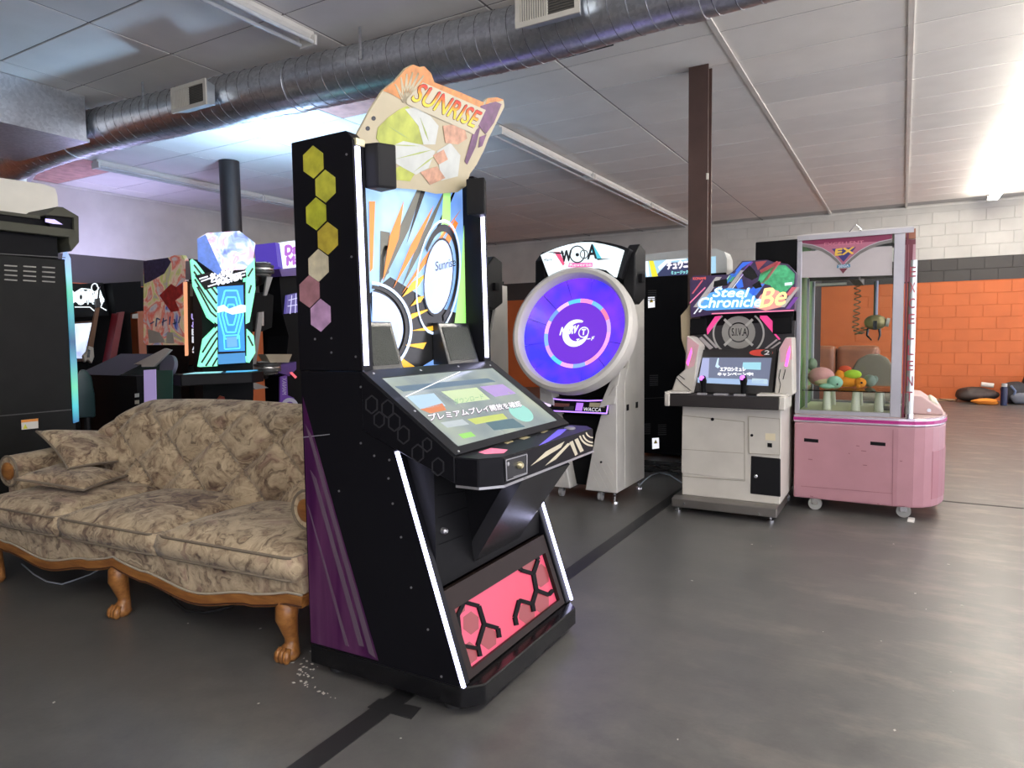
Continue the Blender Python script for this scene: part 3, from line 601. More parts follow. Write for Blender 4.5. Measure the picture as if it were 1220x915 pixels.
# ================================================================ round-screen rhythm cabinet (faces -Y)
WHT = M('cabinet_white', (.60, .58, .53), .38); WHT2 = M('cabinet_white_warm', (.56, .53, .465), .42)
BLK = MATS['satin_black']; CH = M('chrome', (.7, .7, .72), .18, 1.); LEDV = E('led_violet', (.42, .22, 1.0), 1.6)
def round_cabinet(label, group):
    X0, X1, YB, YR = -2.385, -1.765, 4.575, 5.175; xc = (X0+X1)/2
    r = thing('round_screen_cabinet', label, 'arcade machine', (xc, 4.87, 0), group=group)
    # side legs with tapering fronts
    for s in (-1, 1):
        xo = X1 if s > 0 else X0
        f = [(xo, .08), (xo-s*.25, .08), (xo-s*.165, .50), (xo-s*.10, .72), (xo-s*.02, .86), (xo, .86)]
        A = [(x, YB, z) for x, z in f]; Bk = [(xo, YB+.16, .08), (xo-s*.25, YB+.16, .08), (xo-s*.165, YB+.16, .5), (xo-s*.10, YB+.16, .72), (xo-s*.02, YB+.16, .86), (xo, YB+.16, .86)]
        leg = ob('leg', MB().loft(A, Bk), WHT, r, bevel=.005, seg=1)
        q = (xo-s*.12, YB, .30); ob('lock', MB().lathe(q, [(.008, 0), (.008, .008)], 12, (0, -1, 0)), MATS['matt_black'], leg)
        sidep = [(YB+.165, .08), (YR, .08), (YR, 1.66), (YR-.14, 1.66), (YB+.24, .98), (YB+.165, .9)]
        p = ob('side_panel', MB().prism(sidep, 'X', min(xo, xo-s*.03), max(xo, xo-s*.03)), WHT, r, bevel=.004, seg=1)
        for yy in (YB+.22, YB+.42): ob('handle_recess', MB().box(xo-.004+s*.003, xo+.004+s*.0, yy-.022, yy+.022, .66, .705), MATS['matt_black'], p)
        tri = MB()
        for i in range(3):
            for j in range(4):
                cx, cz = xo-s*(.045+.055*i+(.027 if j % 2 else 0)), .11+.048*j
                if i < 3: tri.loft([(cx-.022, YB-.0015, cz), (cx+.022, YB-.0015, cz), (cx, YB-.0015, cz+.04)], [(cx-.022, YB+.001, cz), (cx+.022, YB+.001, cz), (cx, YB+.001, cz+.04)])
        ob('triangle_relief', tri, M('relief_white', (.60, .575, .52), .45), leg, kind='stuff')
        ob('wing_cheek', MB().loft([(xo-s*.13, YB-.02, .70), (xo-s*.01, YB-.02, .73), (xo+s*.01, YB+.06, .98), (xo-s*.03, YB+.06, .98)], [(xo-s*.13, YB+.10, .70), (xo-s*.01, YB+.10, .73), (xo+s*.01, YB+.2, .98), (xo-s*.03, YB+.2, .98)]), WHT, r, bevel=.004, seg=1)
        for yy in (YB+.03, YR-.05):
            ob('levelling_foot', MB().lathe((xo-s*.03, yy, 0), [(.03, 0), (.028, .012), (.009, .018), (.009, .05), (.016, .055), (.009, .06), (.009, .085)], 14), CH, r, smooth='auto')
        ob('caster', MB().tube([(xo-s*.15-.014, YB+.06, .035), (xo-s*.15+.014, YB+.06, .035)], .035, 18), M('caster_grey', (.35, .35, .34), .4), r, smooth='auto')
        ob('caster_fork', MB().box(xo-s*.15-.02, xo-s*.15+.02, YB+.05, YB+.07, .04, .085), CH, r)
    ob('core', MB().box(X0+.031, X1-.031, YB+.2, YR-.005, .09, 1.70), BLK, r)
    ob('kick_panel', MB().box(X0+.10, X1-.10, YB+.12, YB+.2, .09, .62), MATS['matt_black'], r)
    # small console shelf with violet LED edge
    sh = ob('console_shelf', MB().loft([(xc-.29, YB-.03, .655), (xc+.25, YB-.03, .655), (xc+.25, YB+.13, .64), (xc-.29, YB+.13, .64)], [(xc-.29, YB+.02, .755), (xc+.25, YB+.02, .755), (xc+.25, YB+.15, .76), (xc-.29, YB+.15, .76)]), BLK, r)
    def cs(x, t, o=0.): return Vector((x, YB-.03+.05*t, .655+.10*t))+Vector((0, -.894, .447))*o
    led = MB()
    for x0, t0, x1, t1 in ((-.285, .05, .245, .05), (-.285, .97, -.12, .86), (-.12, .86, .08, .86), (.08, .86, .245, .97), (-.285, .05, -.285, .97), (.245, .05, .245, .97)):
        a_, b_ = cs(xc+x0, t0, .004), cs(xc+x1, t1, .004); led.tube([a_, b_], .005, 6)
    ob('led_edge', led, LEDV, r)
    for x0, x1, t0, t1, mt in ((-.19, -.06, .38, .62, M('label_red', (.32, .12, .10), .4)), (-.10, -.02, .15, .45, M('label_dark', (.06, .06, .07), .4)), (.10, .22, .45, .75, M('label_tan', (.45, .40, .25), .5)), (-.27, -.21, .35, .8, E('label_lit', (.85, .7, 1.), .9)), (-.005, .05, .15, .7, E('label_violet', (.45, .18, .95), .9))):
        ob('console_label', MB().loft([cs(xc+x0, t0, .001), cs(xc+x1, t0, .001), cs(xc+x1, t1, .001), cs(xc+x0, t1, .001)], [cs(xc+x0, t0, .003), cs(xc+x1, t0, .003), cs(xc+x1, t1, .003), cs(xc+x0, t1, .003)]), mt, sh)
    text_at('WACCA', cs(xc+.06, .15, .004), cs(xc+.20, .15, .004), cs(xc+.06, .4, .004), E('label_white', (.8, .8, .85), .9), sh)
    # ring and dish screen, leaning back
    tilt = radians(17); C = Vector((-2.075, YB-.07, 1.262)); N = Vector((0, -cos(tilt), sin(tilt))); U = Vector((1, 0, 0)); Vv = N.cross(U)*-1
    if Vv.z < 0: Vv = -Vv
    def R(rad, a, o): return C+(U*sin(a)+Vv*cos(a))*rad+N*o
    n = 72; pr = [(.405, -.02), (.408, .035), (.42, .055), (.445, .062), (.468, .045), (.476, .0), (.47, -.07), (.44, -.10), (.405, -.09)]
    rm = MB()
    for i in range(n):
        a0, a1 = 2*pi*i/n, 2*pi*(i+1)/n
        for (r0, o0), (r1, o1) in zip(pr, pr[1:]+pr[:1]): rm.add([R(r0, a0, o0), R(r1, a0, o1), R(r1, a1, o1), R(r0, a1, o0)], [(0, 1, 2, 3)])
    rg_ = ob('screen_ring', rm, M('ring_white', (.64, .615, .56), .3), r, smooth='auto')
    # touch dish: 12 wedges
    m = MATS.get('dish_glow')
    if not m:
        m, nt, nd, b, L = nodes('dish_glow'); tc = nd('TexCoord'); nn = nd('TexNoise', Scale=4., Detail=2); L(tc.outputs['Object'], nn.inputs['Vector']); rr = ramp(nt, [(.35, (.03, .03, .92)), (.5, (.10, .03, .80)), (.65, (.17, .035, .72))]); L(nn.outputs['Fac'], rr.inputs['Fac']); L(rr.outputs['Color'], b.inputs['Emission Color']); b.inputs['Emission Strength'].default_value = 1.15; b.inputs['Base Color'].default_value = (.03, .02, .1, 1); b.inputs['Roughness'].default_value = .25
    for k in range(12):
        mb = MB(); s0 = 2*pi*(k+.5)/12
        for i in range(6):
            a0 = s0+(2*pi/12-.014)*i/6; a1 = s0+(2*pi/12-.014)*(i+1)/6
            mb.add([R(.405, a0, -.02), R(.265, a0, -.075), R(.265, a1, -.075), R(.405, a1, -.02)], [(0, 1, 2, 3)])
            mb.add([R(.405, a0, -.028), R(.265, a0, -.083), R(.265, a1, -.083), R(.405, a1, -.028)], [(3, 2, 1, 0)])
        ob('touch_segment', mb, m, rg_, smooth=False)
    ob('dish_back', MB().lathe(C+N*-.1, [(.43, 0), (.43, .012)], 48, N), BLK, r)
    cols = [(.9, .25, .55), (.15, .45, .95), (.9, .2, .35), (.55, .35, .95), (.95, .35, .75), (.9, .3, .8), (.95, .3, .5), (.2, .35, .9), (.9, .35, .7), (.1, .55, .9), (.55, .3, .9), (.2, .4, .95), (.9, .4, .8), (.15, .3, .85), (.8, .45, .9), (.1, .5, .85)]
    for k in range(16):
        mb = MB(); a0 = 2*pi*k/16
        for i in range(4):
            p, q = a0+2*pi/16*i/4, a0+2*pi/16*(i+1)/4
            mb.add([R(.265, p, -.076), R(.235, p, -.078), R(.235, q, -.078), R(.265, q, -.076), R(.265, p, -.08), R(.235, p, -.082), R(.235, q, -.082), R(.265, q, -.08)], [(0, 1, 2, 3), (7, 6, 5, 4)])
        ob('gauge_segment', mb, E('gauge_%d' % k, cols[k], 1.1), rg_)
    scr = ob('round_screen', MB().lathe(C+N*-.085, [(.236, 0), (.236, .006)], 56, N), E('round_violet', (.16, .035, .62), .9), r)
    SN = N
    def fq(x, y, o): return C+U*x+Vv*y+N*(-.079+o)
    cr_ = MB()
    for i in range(26):      # crescent
        a0, a1 = radians(60+290*i/26), radians(60+290*(i+1)/26)
        def w(a): t = (a-radians(60))/radians(290); return .052-.042*sin(pi*t)**.8
        cx_ = -.01
        P_ = lambda a, q: fq(cx_+q*cos(a), q*sin(a), .003)
        cr_.add([P_(a0, .105), P_(a1, .105), P_(a1, .105-(.060-w(a1)*.9)), P_(a0, .105-(.060-w(a0)*.9))], [(0, 1, 2, 3)])
    SW = E('logo_white', (.85, .92, .84), .95); ob('crescent_logo', cr_, SW, scr)
    text_at('MARV', fq(-.135, -.015, .005), fq(.0, .0, .005), fq(-.125, .045, .005), SW, scr, bold=.004); text_at('アーケード', fq(.0, -.075, .005), fq(.14, -.055, .005), fq(.005, -.045, .005), SW, scr, bold=.002)
    lt = MB(); 
    for i in range(24):
        a0, a1 = 2*pi*i/24, 2*pi*(i+1)/24; lt.add([fq(.055+.042*cos(a0), .005+.042*sin(a0), .004), fq(.055+.042*cos(a1), .005+.042*sin(a1), .004), fq(.055+.034*cos(a1), .005+.034*sin(a1), .004), fq(.055+.034*cos(a0), .005+.034*sin(a0), .004)], [(0, 1, 2, 3)])
    ob('letter_ring', lt, SW, scr); text_at('T', fq(.04, -.015, .005), fq(.07, -.015, .005), fq(.04, .028, .005), SW, scr, bold=.003)
    # marquee, arched top
    YM = YB+.02; MP = ('Y', YM)
    # outline relative to world, cabinet 1 pixels
    arc = [PX(x, y, MP) for x, y in ((644,304),(652,300),(664,295),(678,291),(692,288.5),(706,288.5),(720,291),(732,294),(741,297.5))]
    arc_b = [PX(x, y, MP) for x, y in ((732,330),(722,322),(708,319),(690,318),(672,321),(660,327),(655,333))]
    bd = arc+arc_b
    mq = ob('marquee', MB().loft(bd, [p+Vector((0, .05, 0)) for p in bd]), E('marquee_white', (.80, .92, .98), 1.05), r)
    ob('marquee_housing', MB().loft([p+Vector((0, .051, 0))+(p-Vector((-2.06, YM, 1.75)))*.12 for p in bd], [p+Vector((0, .34, -.02))+(p-Vector((-2.06, YM, 1.75)))*.10 for p in bd]), BLK, r, bevel=.01)
    def mp_(n_, pts, mt, o=.002): art(n_, pts, MP, mt, mq, o)
    MI = M('marquee_ink', (.03, .03, .04), .4)
    mp_('logo_stripe_pink', [[(660,300),(667,300),(673,314),(671,317)]], E('mq_pink', (.85, .12, .25), .8)); mp_('logo_stripe_cyan', [[(704,298),(706,290),(717,308),(711,309)]], E('mq_cyan', (.10, .60, .75), .8)); mp_('subtitle_plate', [[(678,313),(706,313),(706,318),(677,318.5)]], E('mq_magenta', (.9, .18, .5), .8))
    rk_ = MB(); ring_px(rk_, 688, 303, 9.5, 10.5, .86, MP, .003); ring_px(rk_, 696, 303, 5, 5.5, .8, MP, .003); rk_.px(ell(688, 303.5, 2.2, 2.2, n=12), MP, .0008, .003); ob('logo_ring', rk_, MI, mq)
    text_px('W', (669,312), (681,311), (669,299), MP, MI, mq, .003, bold=.004); text_px('A', (700,309), (711,308), (700,292), MP, MI, mq, .003, bold=.003)
    text_px('Reverse', (679,317.5), (705,317), (679,313.8), MP, SW, mq, .004); text_px('Marv', (648,312), (658,310.5), (648,308.5), MP, MI, mq, .003)
    ob('logo_streak', MB().px([(651,300),(672,301),(672,302.5),(664,302.5)], MP, .0008, .003).px([(711,308),(729,308.5),(712,310)], MP, .0008, .003), MI, mq)
    for s in (-1, 1):
        x = xc+s*.36; ob('top_speaker', MB().prism([(YB+.12, 1.46), (YB+.22, 1.44), (YB+.36, 1.5), (YB+.36, 1.84), (YB+.24, 1.88), (YB+.13, 1.80)], 'X', x-.045, x+.045), BLK, r, bevel=.012)
        ob('camera_arm', MB().box(xc+s*.40-.03, xc+s*.40+.03, YB+.2, YB+.26, 1.60, 1.66), MATS['matt_black'], r)
    return r
GR = 'round-screen cabinets side by side'
wa = round_cabinet('white cabinet with a round glowing violet screen beside the brown column', GR)
wb2 = copy_tree(wa); wb2.location.x -= 1.25; wb2.location.y += .02; wb2['label'] = 'second white round-screen cabinet mostly hidden behind the sunrise cabinet'
# ================================================================ tall black cabinet back with lit marquee
tb = thing('tall_black_cabinet', 'tall black cabinet back with vents and lit marquee behind the brown column', 'arcade machine', (-1.9, 6.95, 0))
ob('rear_panel', MB().box(-2.285, -1.44, 6.54, 7.3, .03, 1.785), MATS['matt_black'], tb, bevel=.006, seg=1)
BP = ('Y', 6.54)
for x, y in ((772,346),(774,447),(765,505),(784,506)):
    for k in range(6):
        ob('vent_slat', MB().px([(x, y+k*2.3), (x+10, y+k*2.3-.4), (x+10, y+k*2.3+.6), (x, y+k*2.3+1)], BP, .004, .004), M('vent_grey', (.05, .05, .05), .5), tb)
for x, y in ((772,354),(777,522)):
    st = ob('warning_label', MB().px([(x, y), (x+8, y-.6), (x+8.4, y+12), (x+.3, y+13)], BP, .001, .002), M('label_white', (.72, .72, .68), .5), tb); art('warning_mark', [[(x+4.2, y+1.5), (x+6.5, y+6), (x+2, y+6.4)]], BP, M('warn_yellow', (.75, .55, .05), .5), st, .004)
sm = MB(); line_px(sm, [(764,475),(820,472)], .6, BP, .002); ob('panel_seam', sm, M('seam_black', (.03, .03, .03), .5), tb)
ob('side_trim', MB().px([(756,316),(763,316),(763,560),(759,560)], BP, .03, .002), WHT2, tb)
MQ = ('Y', 6.56)
mh = ob('marquee_frame', MB().px([(758,313),(762,304),(866-50,297.5),(853,296),(863,300),(866,308),(866,328),(853,329),(853,305),(768,311),(764,314),(764,318),(758,318)], MQ, .25), M('frame_white', (.70, .72, .70), .35), tb)
mq = ob('marquee_art', MB().px([(766,331),(768,309.5),(853,303.5),(853,327)], MQ, .02, -.03), E('mq_blue', (.38, .62, .80), .9), tb)
MQ2 = ('Y', 6.587)
art('marquee_dark', [[(780,330),(796,313),(820,312),(820,328)]], MQ2, E('mq_dark', (.05, .06, .14), .8), mq, .003); art('marquee_yellow', [[(773,310),(778,309),(784,329),(777,330)]], MQ2, E('mq_yellow', (.85, .75, .05), .9), mq, .004); art('marquee_white', [[(766,311),(772,311),(774,329),(771,330)], [(784,318),(796,307.5),(818,306),(818,309),(798,311),(786,322)]], MQ2, E('mq_white', (.85, .9, .95), 1.), mq, .004)
text_px('チュウニ', (795,321), (820,319), (795,312), MQ2, E('mq_letter', (.95, .9, 1.), 1.), mq, .006, bold=.006); text_px('ミュージック', (800,327), (820,326), (800,323), MQ2, E('mq_aqua', (.3, .75, .75), 1.), mq, .006, bold=.002)
single('network_cable', MB().tube([PX(*q, ('Z', .008)) for q in ((762,578),(768,572),(776,566),(786,563),(798,566),(806,571),(812,575))], .006, 6), M('cable_blue', (.35, .42, .48), .5), 'thin grey-blue cable on the floor beside the round-screen cabinet', 'cable')
fu = MB()
for i in range(16):
    x, y = random.uniform(-2.3, -2.05), random.uniform(5.75, 6.35); pts = [(x+.12*k+random.uniform(-.05, .05), y+random.uniform(-.08, .08), .012+random.uniform(0, .03)) for k in range(5)]; fu.tube(pts, .008, 5)
fo = ob('cable_tangle', fu, MATS['rubber_black']); tag(fo, 'tangle of black cables on the floor in front of the tall black cabinet', 'cables'); fo['kind'] = 'stuff'
bs = thing('black_cabinet', 'plain black cabinet back between the mecha cabinet and the claw machine', 'arcade machine', (-.89, 6.55, 0))
ob('rear_panel', MB().box(-1.12, -.66, 6.2, 6.9, .02, 2.0), MATS['matt_black'], bs, bevel=.006, seg=1)
# ================================================================ mecha cabinet (faces -Y)
sc_ = thing('mecha_game_cabinet', 'white mecha game cabinet with neon title marquee and twin joysticks', 'arcade machine', (-1.0, 4.95, 0))
X0, X1, YS = -1.305, -.665, 4.62
ob('body', MB().prism([(X0, .11), (X1, .11), (X1, .75), (X0, .75)], 'Y', YS, 5.45), WHT2, sc_, bevel=.006, seg=1)
ob('kick_plate', MB().prism([(YS-.085, .042), (5.0, .042), (5.0, .112), (YS-.03, .112), (YS-.085, .10)], 'X', -1.352, -.672), M('kick_metal', (.30, .28, .26), .3, .85), sc_, bevel=.004, seg=1)
for x in (-1.325, -.72):
    for y in (4.60, 5.35): ob('levelling_foot', MB().lathe((x, y, 0), [(.022, 0), (.022, .01), (.009, .014), (.009, .045)], 12), CH, sc_)
for x, y in ((815,600),(904,612)): ob('bolt', MB().lathe(PX(x, y, ('Y', YS-.085)), [(.008, 0), (.006, .006)], 10, (0, -1, 0)), CH, sc_)
FB = ('Y', YS)
d1 = ob('front_door', MB().px([(813,494),(886,502),(887,572),(812,563)], FB, .004, .004), WHT2, sc_, bevel=.002, seg=1)
s_ = MB(); line_px(s_, [(813,495),(887,502.5),(887.5,573),(813,567)], .7, FB, .005); line_px(s_, [(812,535),(886,540)], .6, FB, .005); ob('door_seam', s_, M('seam_tan', (.32, .29, .22), .6), d1)
ob('lock', MB().lathe(PX(849, 499.5, FB), [(.011, 0), (.011, .008)], 12, (0, -1, 0)), MATS['matt_black'], d1)
d2 = ob('coin_door', MB().px([(892,496),(929,499),(929,542),(892.5,540)], FB, .004, .005), WHT2, sc_, bevel=.002, seg=1)
s_ = MB(); line_px(s_, [(892,496),(929,499),(929,542),(892.5,540),(892,496)], .7, FB, .006); ob('door_seam', s_, MATS['seam_tan'], d2)
ob('lock', MB().lathe(PX(896, 518.5, FB), [(.009, 0), (.009, .009)], 12, (0, -1, 0)), MATS['matt_black'], d2); ob('coin_return', MB().px([(914.5,527.5),(920,528),(920,533),(914.5,532.5)], FB, .002, .007), MATS['matt_black'], d2); ob('price_label', MB().px([(912,516),(924,516.5),(924,525),(912,524)], FB, .001, .007), M('label_cream', (.70, .62, .42), .5), d2)
d3 = ob('cash_door', MB().px([(895,543),(930,546.5),(930,592),(894,588)], FB, .01, .006), MATS['satin_black'], sc_, bevel=.004, seg=1); ob('lock', MB().lathe(PX(901, 567, FB)+Vector((0, -.006, 0)), [(.012, 0), (.012, .012), (.007, .016)], 14, (0, -1, 0)), CH, d3)
# control deck
dk2 = ob('control_deck', MB().prism([(-1.372, .735), (-.668, .735), (-.655, .80), (-.655, .815), (-1.372, .815)], 'Y', 4.53, 4.80), M('deck_black', (.022, .018, .017), .45), sc_, bevel=.005, seg=1)
for x0, x1 in ((-1.40, -1.365), (-.668, -.63)): ob('deck_cheek', MB().box(x0, x1, 4.52, 4.82, .735, .82), WHT2, sc_, bevel=.006, seg=1)
for xa, xb in ((-1.40, -1.24), (-.80, -.63)): ob('deck_plate', MB().prism([(xa, 4.53), (xb, 4.58), (xb, 4.80), (xa, 4.80)], 'Z', .8205, .832), WHT2, sc_)
for x, y in ((839,458),(887,459)):
    b0 = PX(x-1, 471, ('Y', 4.62)); st = ob('joystick', MB().tube([b0, b0+Vector((0, -.005, .06)), b0+Vector((.004, -.025, .10)), b0+Vector((.004, -.04, .125))], [.018, .018, .024, .020], 12), MATS['satin_black'], sc_, smooth='auto')
    ob('joystick_light', MB().ball(b0+Vector((.0, -.042, .118)), .017), E('joy_violet', (.55, .12, .85), 2.2), st, smooth=True)
for x0, x1 in ((-1.19, -1.13), (-1.08, -.99), (-.95, -.88)): ob('deck_button', MB().box(x0, x1, 4.56, 4.60, .815, .826), M('button_grey', (.3, .29, .3), .4), sc_)
# monitor, sloping
SPn = Vector((0, -.93, .36)).normalized(); SPP = ((-1, 4.70, .83), tuple(SPn))
ob('upper_body', MB().prism([(4.74, .80), (5.40, .80), (5.40, 1.60), (4.98, 1.60), (4.93, 1.14)], 'X', -1.27, -.645), BLK, sc_)
mon = ob('monitor', MB().px([(835,417.5),(927,416),(921,472),(825,468)], SPP, .03, .02), M('monitor_black', (.02, .018, .018), .35), sc_, bevel=.004, seg=1)
ms = ob('monitor_screen', MB().px([(838,427),(920,427.5),(916,461),(832,457)], SPP, .002, .022), E('mon_slate', (.14, .16, .24), .9), mon)
def mo(n_, pts, col, es=.9): art(n_, pts, SPP, E('mon_'+n_, col, es), ms, .024)
mo('screen_band', [[(832,451),(916,454),(916,461),(832,457)]], (.30, .42, .62)); mo('screen_menu', [[(838,428),(846,428),(845,451),(834,451)]], (.35, .38, .60)); mo('screen_panel', [[(886,433),(907.5,433),(907,442),(885,441)]], (.30, .58, .68)); mo('screen_sparkle', [[(856,428),(857.5,428),(856.5,436),(859,438),(856,440),(853,438)]], (.55, .7, .85)); mo('screen_rows', [[(897,452),(915,453),(915,459),(896,458)]], (.45, .58, .65))
text_px('エアロシミュレ', (859,443.5), (889,443.5), (859,439), SPP, E('mon_white', (.9, .9, .95), 1.), ms, .025, bold=.002, name='screen_lettering'); text_px('キャンペーン中!', (856,449), (898,449), (856,445), SPP, MATS['mon_white'], ms, .025, bold=.002, name='screen_lettering')
bd = ob('number_badge', MB().px(ell(907.5,421.5,14,3.9), SPP, .001, .0215), M('badge_red', (.65, .06, .04), .4), mon); art('badge_black', [ell(914,421.6,7,3.6)], SPP, M('badge_blk', (.02, .02, .02), .4), bd, .0235); text_px('2', (911,424), (917,424), (912,419), SPP, M('badge_white', (.8, .8, .8), .4), bd, .025, bold=.001)
# cheeks left and right of the monitor, with pink light
PK = E('led_pink', (1., .08, .45), 2.4); PKS = M('shell_pink', (.70, .42, .45), .4)
for pts, lp in (([(798,472),(806,449),(816,440),(818,400),(824,402),(833,412),(826,468)], [(818,432),(822,420),(824,414),(824.5,420),(820,436)]), ([(928,416),(936,402),(944,402),(945,470),(938,474),(922,474)], [(935,436),(938,420),(941,412),(941.5,420),(938,437)])):
    ck = ob('monitor_cheek', MB().px(pts, ('Y', 4.66), .16), WHT2, sc_, bevel=.006, seg=1); ob('pink_light', MB().px(lp, ('Y', 4.66), .004, .006), PK, ck)
art('pink_shell', [[(819,401),(833,411),(827,436),(819,440)], [(929,415),(936,403),(943,403),(944,428),(930,432)]], ('Y', 4.66), PKS, sc_, .003)
for l in ([(806,450),(814,458),(824,466)], [(808,446),(816,452)], [(930,440),(928,450),(930,458),(928,468)], [(936,440),(933,452)]): ob('panel_line', line_px(MB(), l, .8, ('Y', 4.66), .004), INK, sc_)
# speaker panel with round emblem
EP = ('Y', 4.90)
sp = ob('speaker_panel', MB().px([(822,390),(947,382),(946,416),(930,418),(834,420),(822,412)], EP, .05), M('panel_dark', (.03, .028, .03), .4), sc_)
rg = MB(); ring_px(rg, 880, 396, 20, 19.5, .62, EP, .003); ring_px(rg, 880, 396, 11, 10.5, .0, EP, .003); ob('emblem_ring', rg, M('emblem_grey', (.32, .31, .28), .45), sp)
EML = M('emblem_light', (.5, .49, .45), .45)
for a in (-50, 130): ob('emblem_arc', ring_px(MB(), 880, 397, 31, 28, .93, EP, .003, a, a+100), EML, sp)
for a in (45, 135, 225, 315): ob('emblem_bar', line_px(MB(), [(880+12*cos(radians(a)), 396+11*sin(radians(a))), (880+24*cos(radians(a)), 396+22*sin(radians(a)))], 3, EP, .005), EML, sp)
text_px('S.I.V.A', (872,400), (890,400), (872,391), EP, INK, sp, .006)
art('pink_stripe', [[(842,392),(852,377),(860,376),(843,399)], [(905,376),(914,376),(921,383),(921,394)], [(905,378),(907,377),(930,404),(928,405)]], EP, M('stripe_pink', (.75, .06, .25), .4, emit=(.8, .06, .28), es=.5), sp, .005)
art('silver_stripe', [[(833,403),(836,401),(850,414),(846,417)], [(838,399),(840,398),(856,414),(853,415)], [(925,404),(927,405),(913,416),(910,416)], [(929,407),(931,408),(918,417),(915,417)]], EP, M('stripe_silver', (.5, .46, .45), .35), sp, .005)
for x0, x1, y0, y1 in ((823, 842, 380, 399), (921, 944, 378, 398)): ob('speaker_grille', MB().px([(x0, y0), (x1, y0-1), (x1, y1-1), (x0, y1)], EP, .03, .02), MATS['matt_black'], sp, bevel=.004, seg=1)
# neon title marquee
TM = ('Y', 4.84)
tm = [(822,334),(826,328.5),(848,328),(868,327),(874,323),(884,311),(914,309.5),(921,312),(938,314.5),(948,325),(947.5,338),(946.5,370),(925,371.5),(848,374),(823,378)]
M('title_art', (.03, .02, .045), .3, emit=(.05, .03, .09), es=.5, var=.5, vs=20)
tmo = ob('title_marquee', MB().px(tm, TM, .09), MATS['title_art'], sc_)
art('green_plate', [[(903,336),(906,326),(925,316),(936,316),(947,326),(946,338),(934,350),(925,352),(918,340)]], TM, M('plate_green', (.05, .28, .13), .35, emit=(.05, .35, .15), es=.5, var=.5, vs=40), tmo, .003)
art('maroon_patch', [[(905,322),(926,311),(930,315),(908,328)], [(900,312),(914,310.5),(903,322)]], TM, M('patch_maroon', (.28, .05, .06), .35, emit=(.3, .05, .05), es=.4), tmo, .003)
art('blue_patch', [[(876,323),(885,312.5),(896,311.5),(880,322)], [(890,348),(900,340),(906,346),(897,352)], [(876,338),(884,332),(886,342),(879,344)]], TM, M('patch_blue', (.03, .12, .55), .35, emit=(.03, .12, .6), es=.6), tmo, .003)
art('black_mech', [[(851,335),(866,332),(867,340),(850,342)], [(884,325),(893,316),(899,322),(903,330),(896,334),(888,330)], [(896,340),(905,334),(908,342),(900,344)]], TM, INK, tmo, .0035)
def diag(x, y, l, w): return [(x, y), (x+w, y), (x+w+l*.75, y-l), (x+l*.75, y-l)]
for nm, col, bars in (('grey_bar', (.36, .34, .33), ((826,366,36,7),(836,368,30,3),(866,344,22,5),(930,366,24,5))), ('red_bar', (.50, .10, .14), ((905,340,28,3),(936,352,10,6),(824,350,16,2),(912,334,22,2))), ('violet_bar', (.16, .05, .30), ((936,368,14,5),(880,330,18,4),(840,350,14,4))), ('blue_bar', (.05, .16, .60), ((862,338,12,5),(872,330,14,4),(896,352,14,5))), ('white_bar', (.75, .78, .80), ((851,352,24,1.2),(872,344,22,1.2),(832,372,8,2.5),(826,374,8,2))), ('green_bar', (.05, .32, .16), ((862,338,10,3),(868,336,10,3)))):
    art(nm, [diag(*q) for q in bars], TM, M('bar_'+nm, col, .35, emit=col, es=.45), tmo, .003)
art('logo_glow', [[(832,367),(846,349),(868,343),(888,345),(897,352),(906,360),(905,367),(860,369),(842,370)]], TM, E('neon_blue', (.10, .35, .80), .9), tmo, .0045); art('logo_glow_warm', [[(897,366),(906,352),(917,343),(928,347),(936,358),(930,366),(912,370)]], TM, E('neon_peach', (.85, .36, .30), .8), tmo, .0045)
NW = E('neon_white', (.92, .97, 1.), 1.3)
text_px('Steel', (849,353.5), (889,354), (853,343), TM, E('neon_edge', (.16, .5, 1.), 1.1), tmo, .0055, bold=.0055, name='title_glow'); text_px('Steel', (849,353.5), (889,354), (853,343), TM, NW, tmo, .0075, bold=.0012, name='title_lettering')
text_px('Chronicle', (831,367), (906,365), (834,355), TM, MATS['neon_edge'], tmo, .0055, bold=.0055, name='title_glow'); text_px('Chronicle', (831,367), (906,365), (834,355), TM, NW, tmo, .0075, bold=.0012, name='title_lettering')
text_px('Be', (905,367), (935,363), (911,344), TM, E('neon_yellow', (1., .70, .26), 1.3), tmo, .0085, bold=.002, name='title_lettering'); text_px('KONAMI', (826,333.5), (841,333), (826,330.5), TM, E('neon_red', (.75, .12, .10), .8), tmo, .004, name='maker_lettering', bold=.001)
art('edge_line_pink', [[(848,373),(946,369),(946,370.5),(848,374.5)], [(822,360),(840,342),(841,343),(822,362)]], TM, E('edge_pink', (.8, .2, .35), .9), tmo, .005); art('white_tag', [[(935,337),(944,336),(944,339.5),(935,340.5)]], TM, E('tag_aqua', (.65, .9, .88), .9), tmo, .006)
ob('side_fin', MB().px([(811,376),(818,368),(822,362),(822,420),(818,424),(812,404)], ('Y', 4.92), .03), M('fin_tan', (.55, .45, .28), .4), sc_)
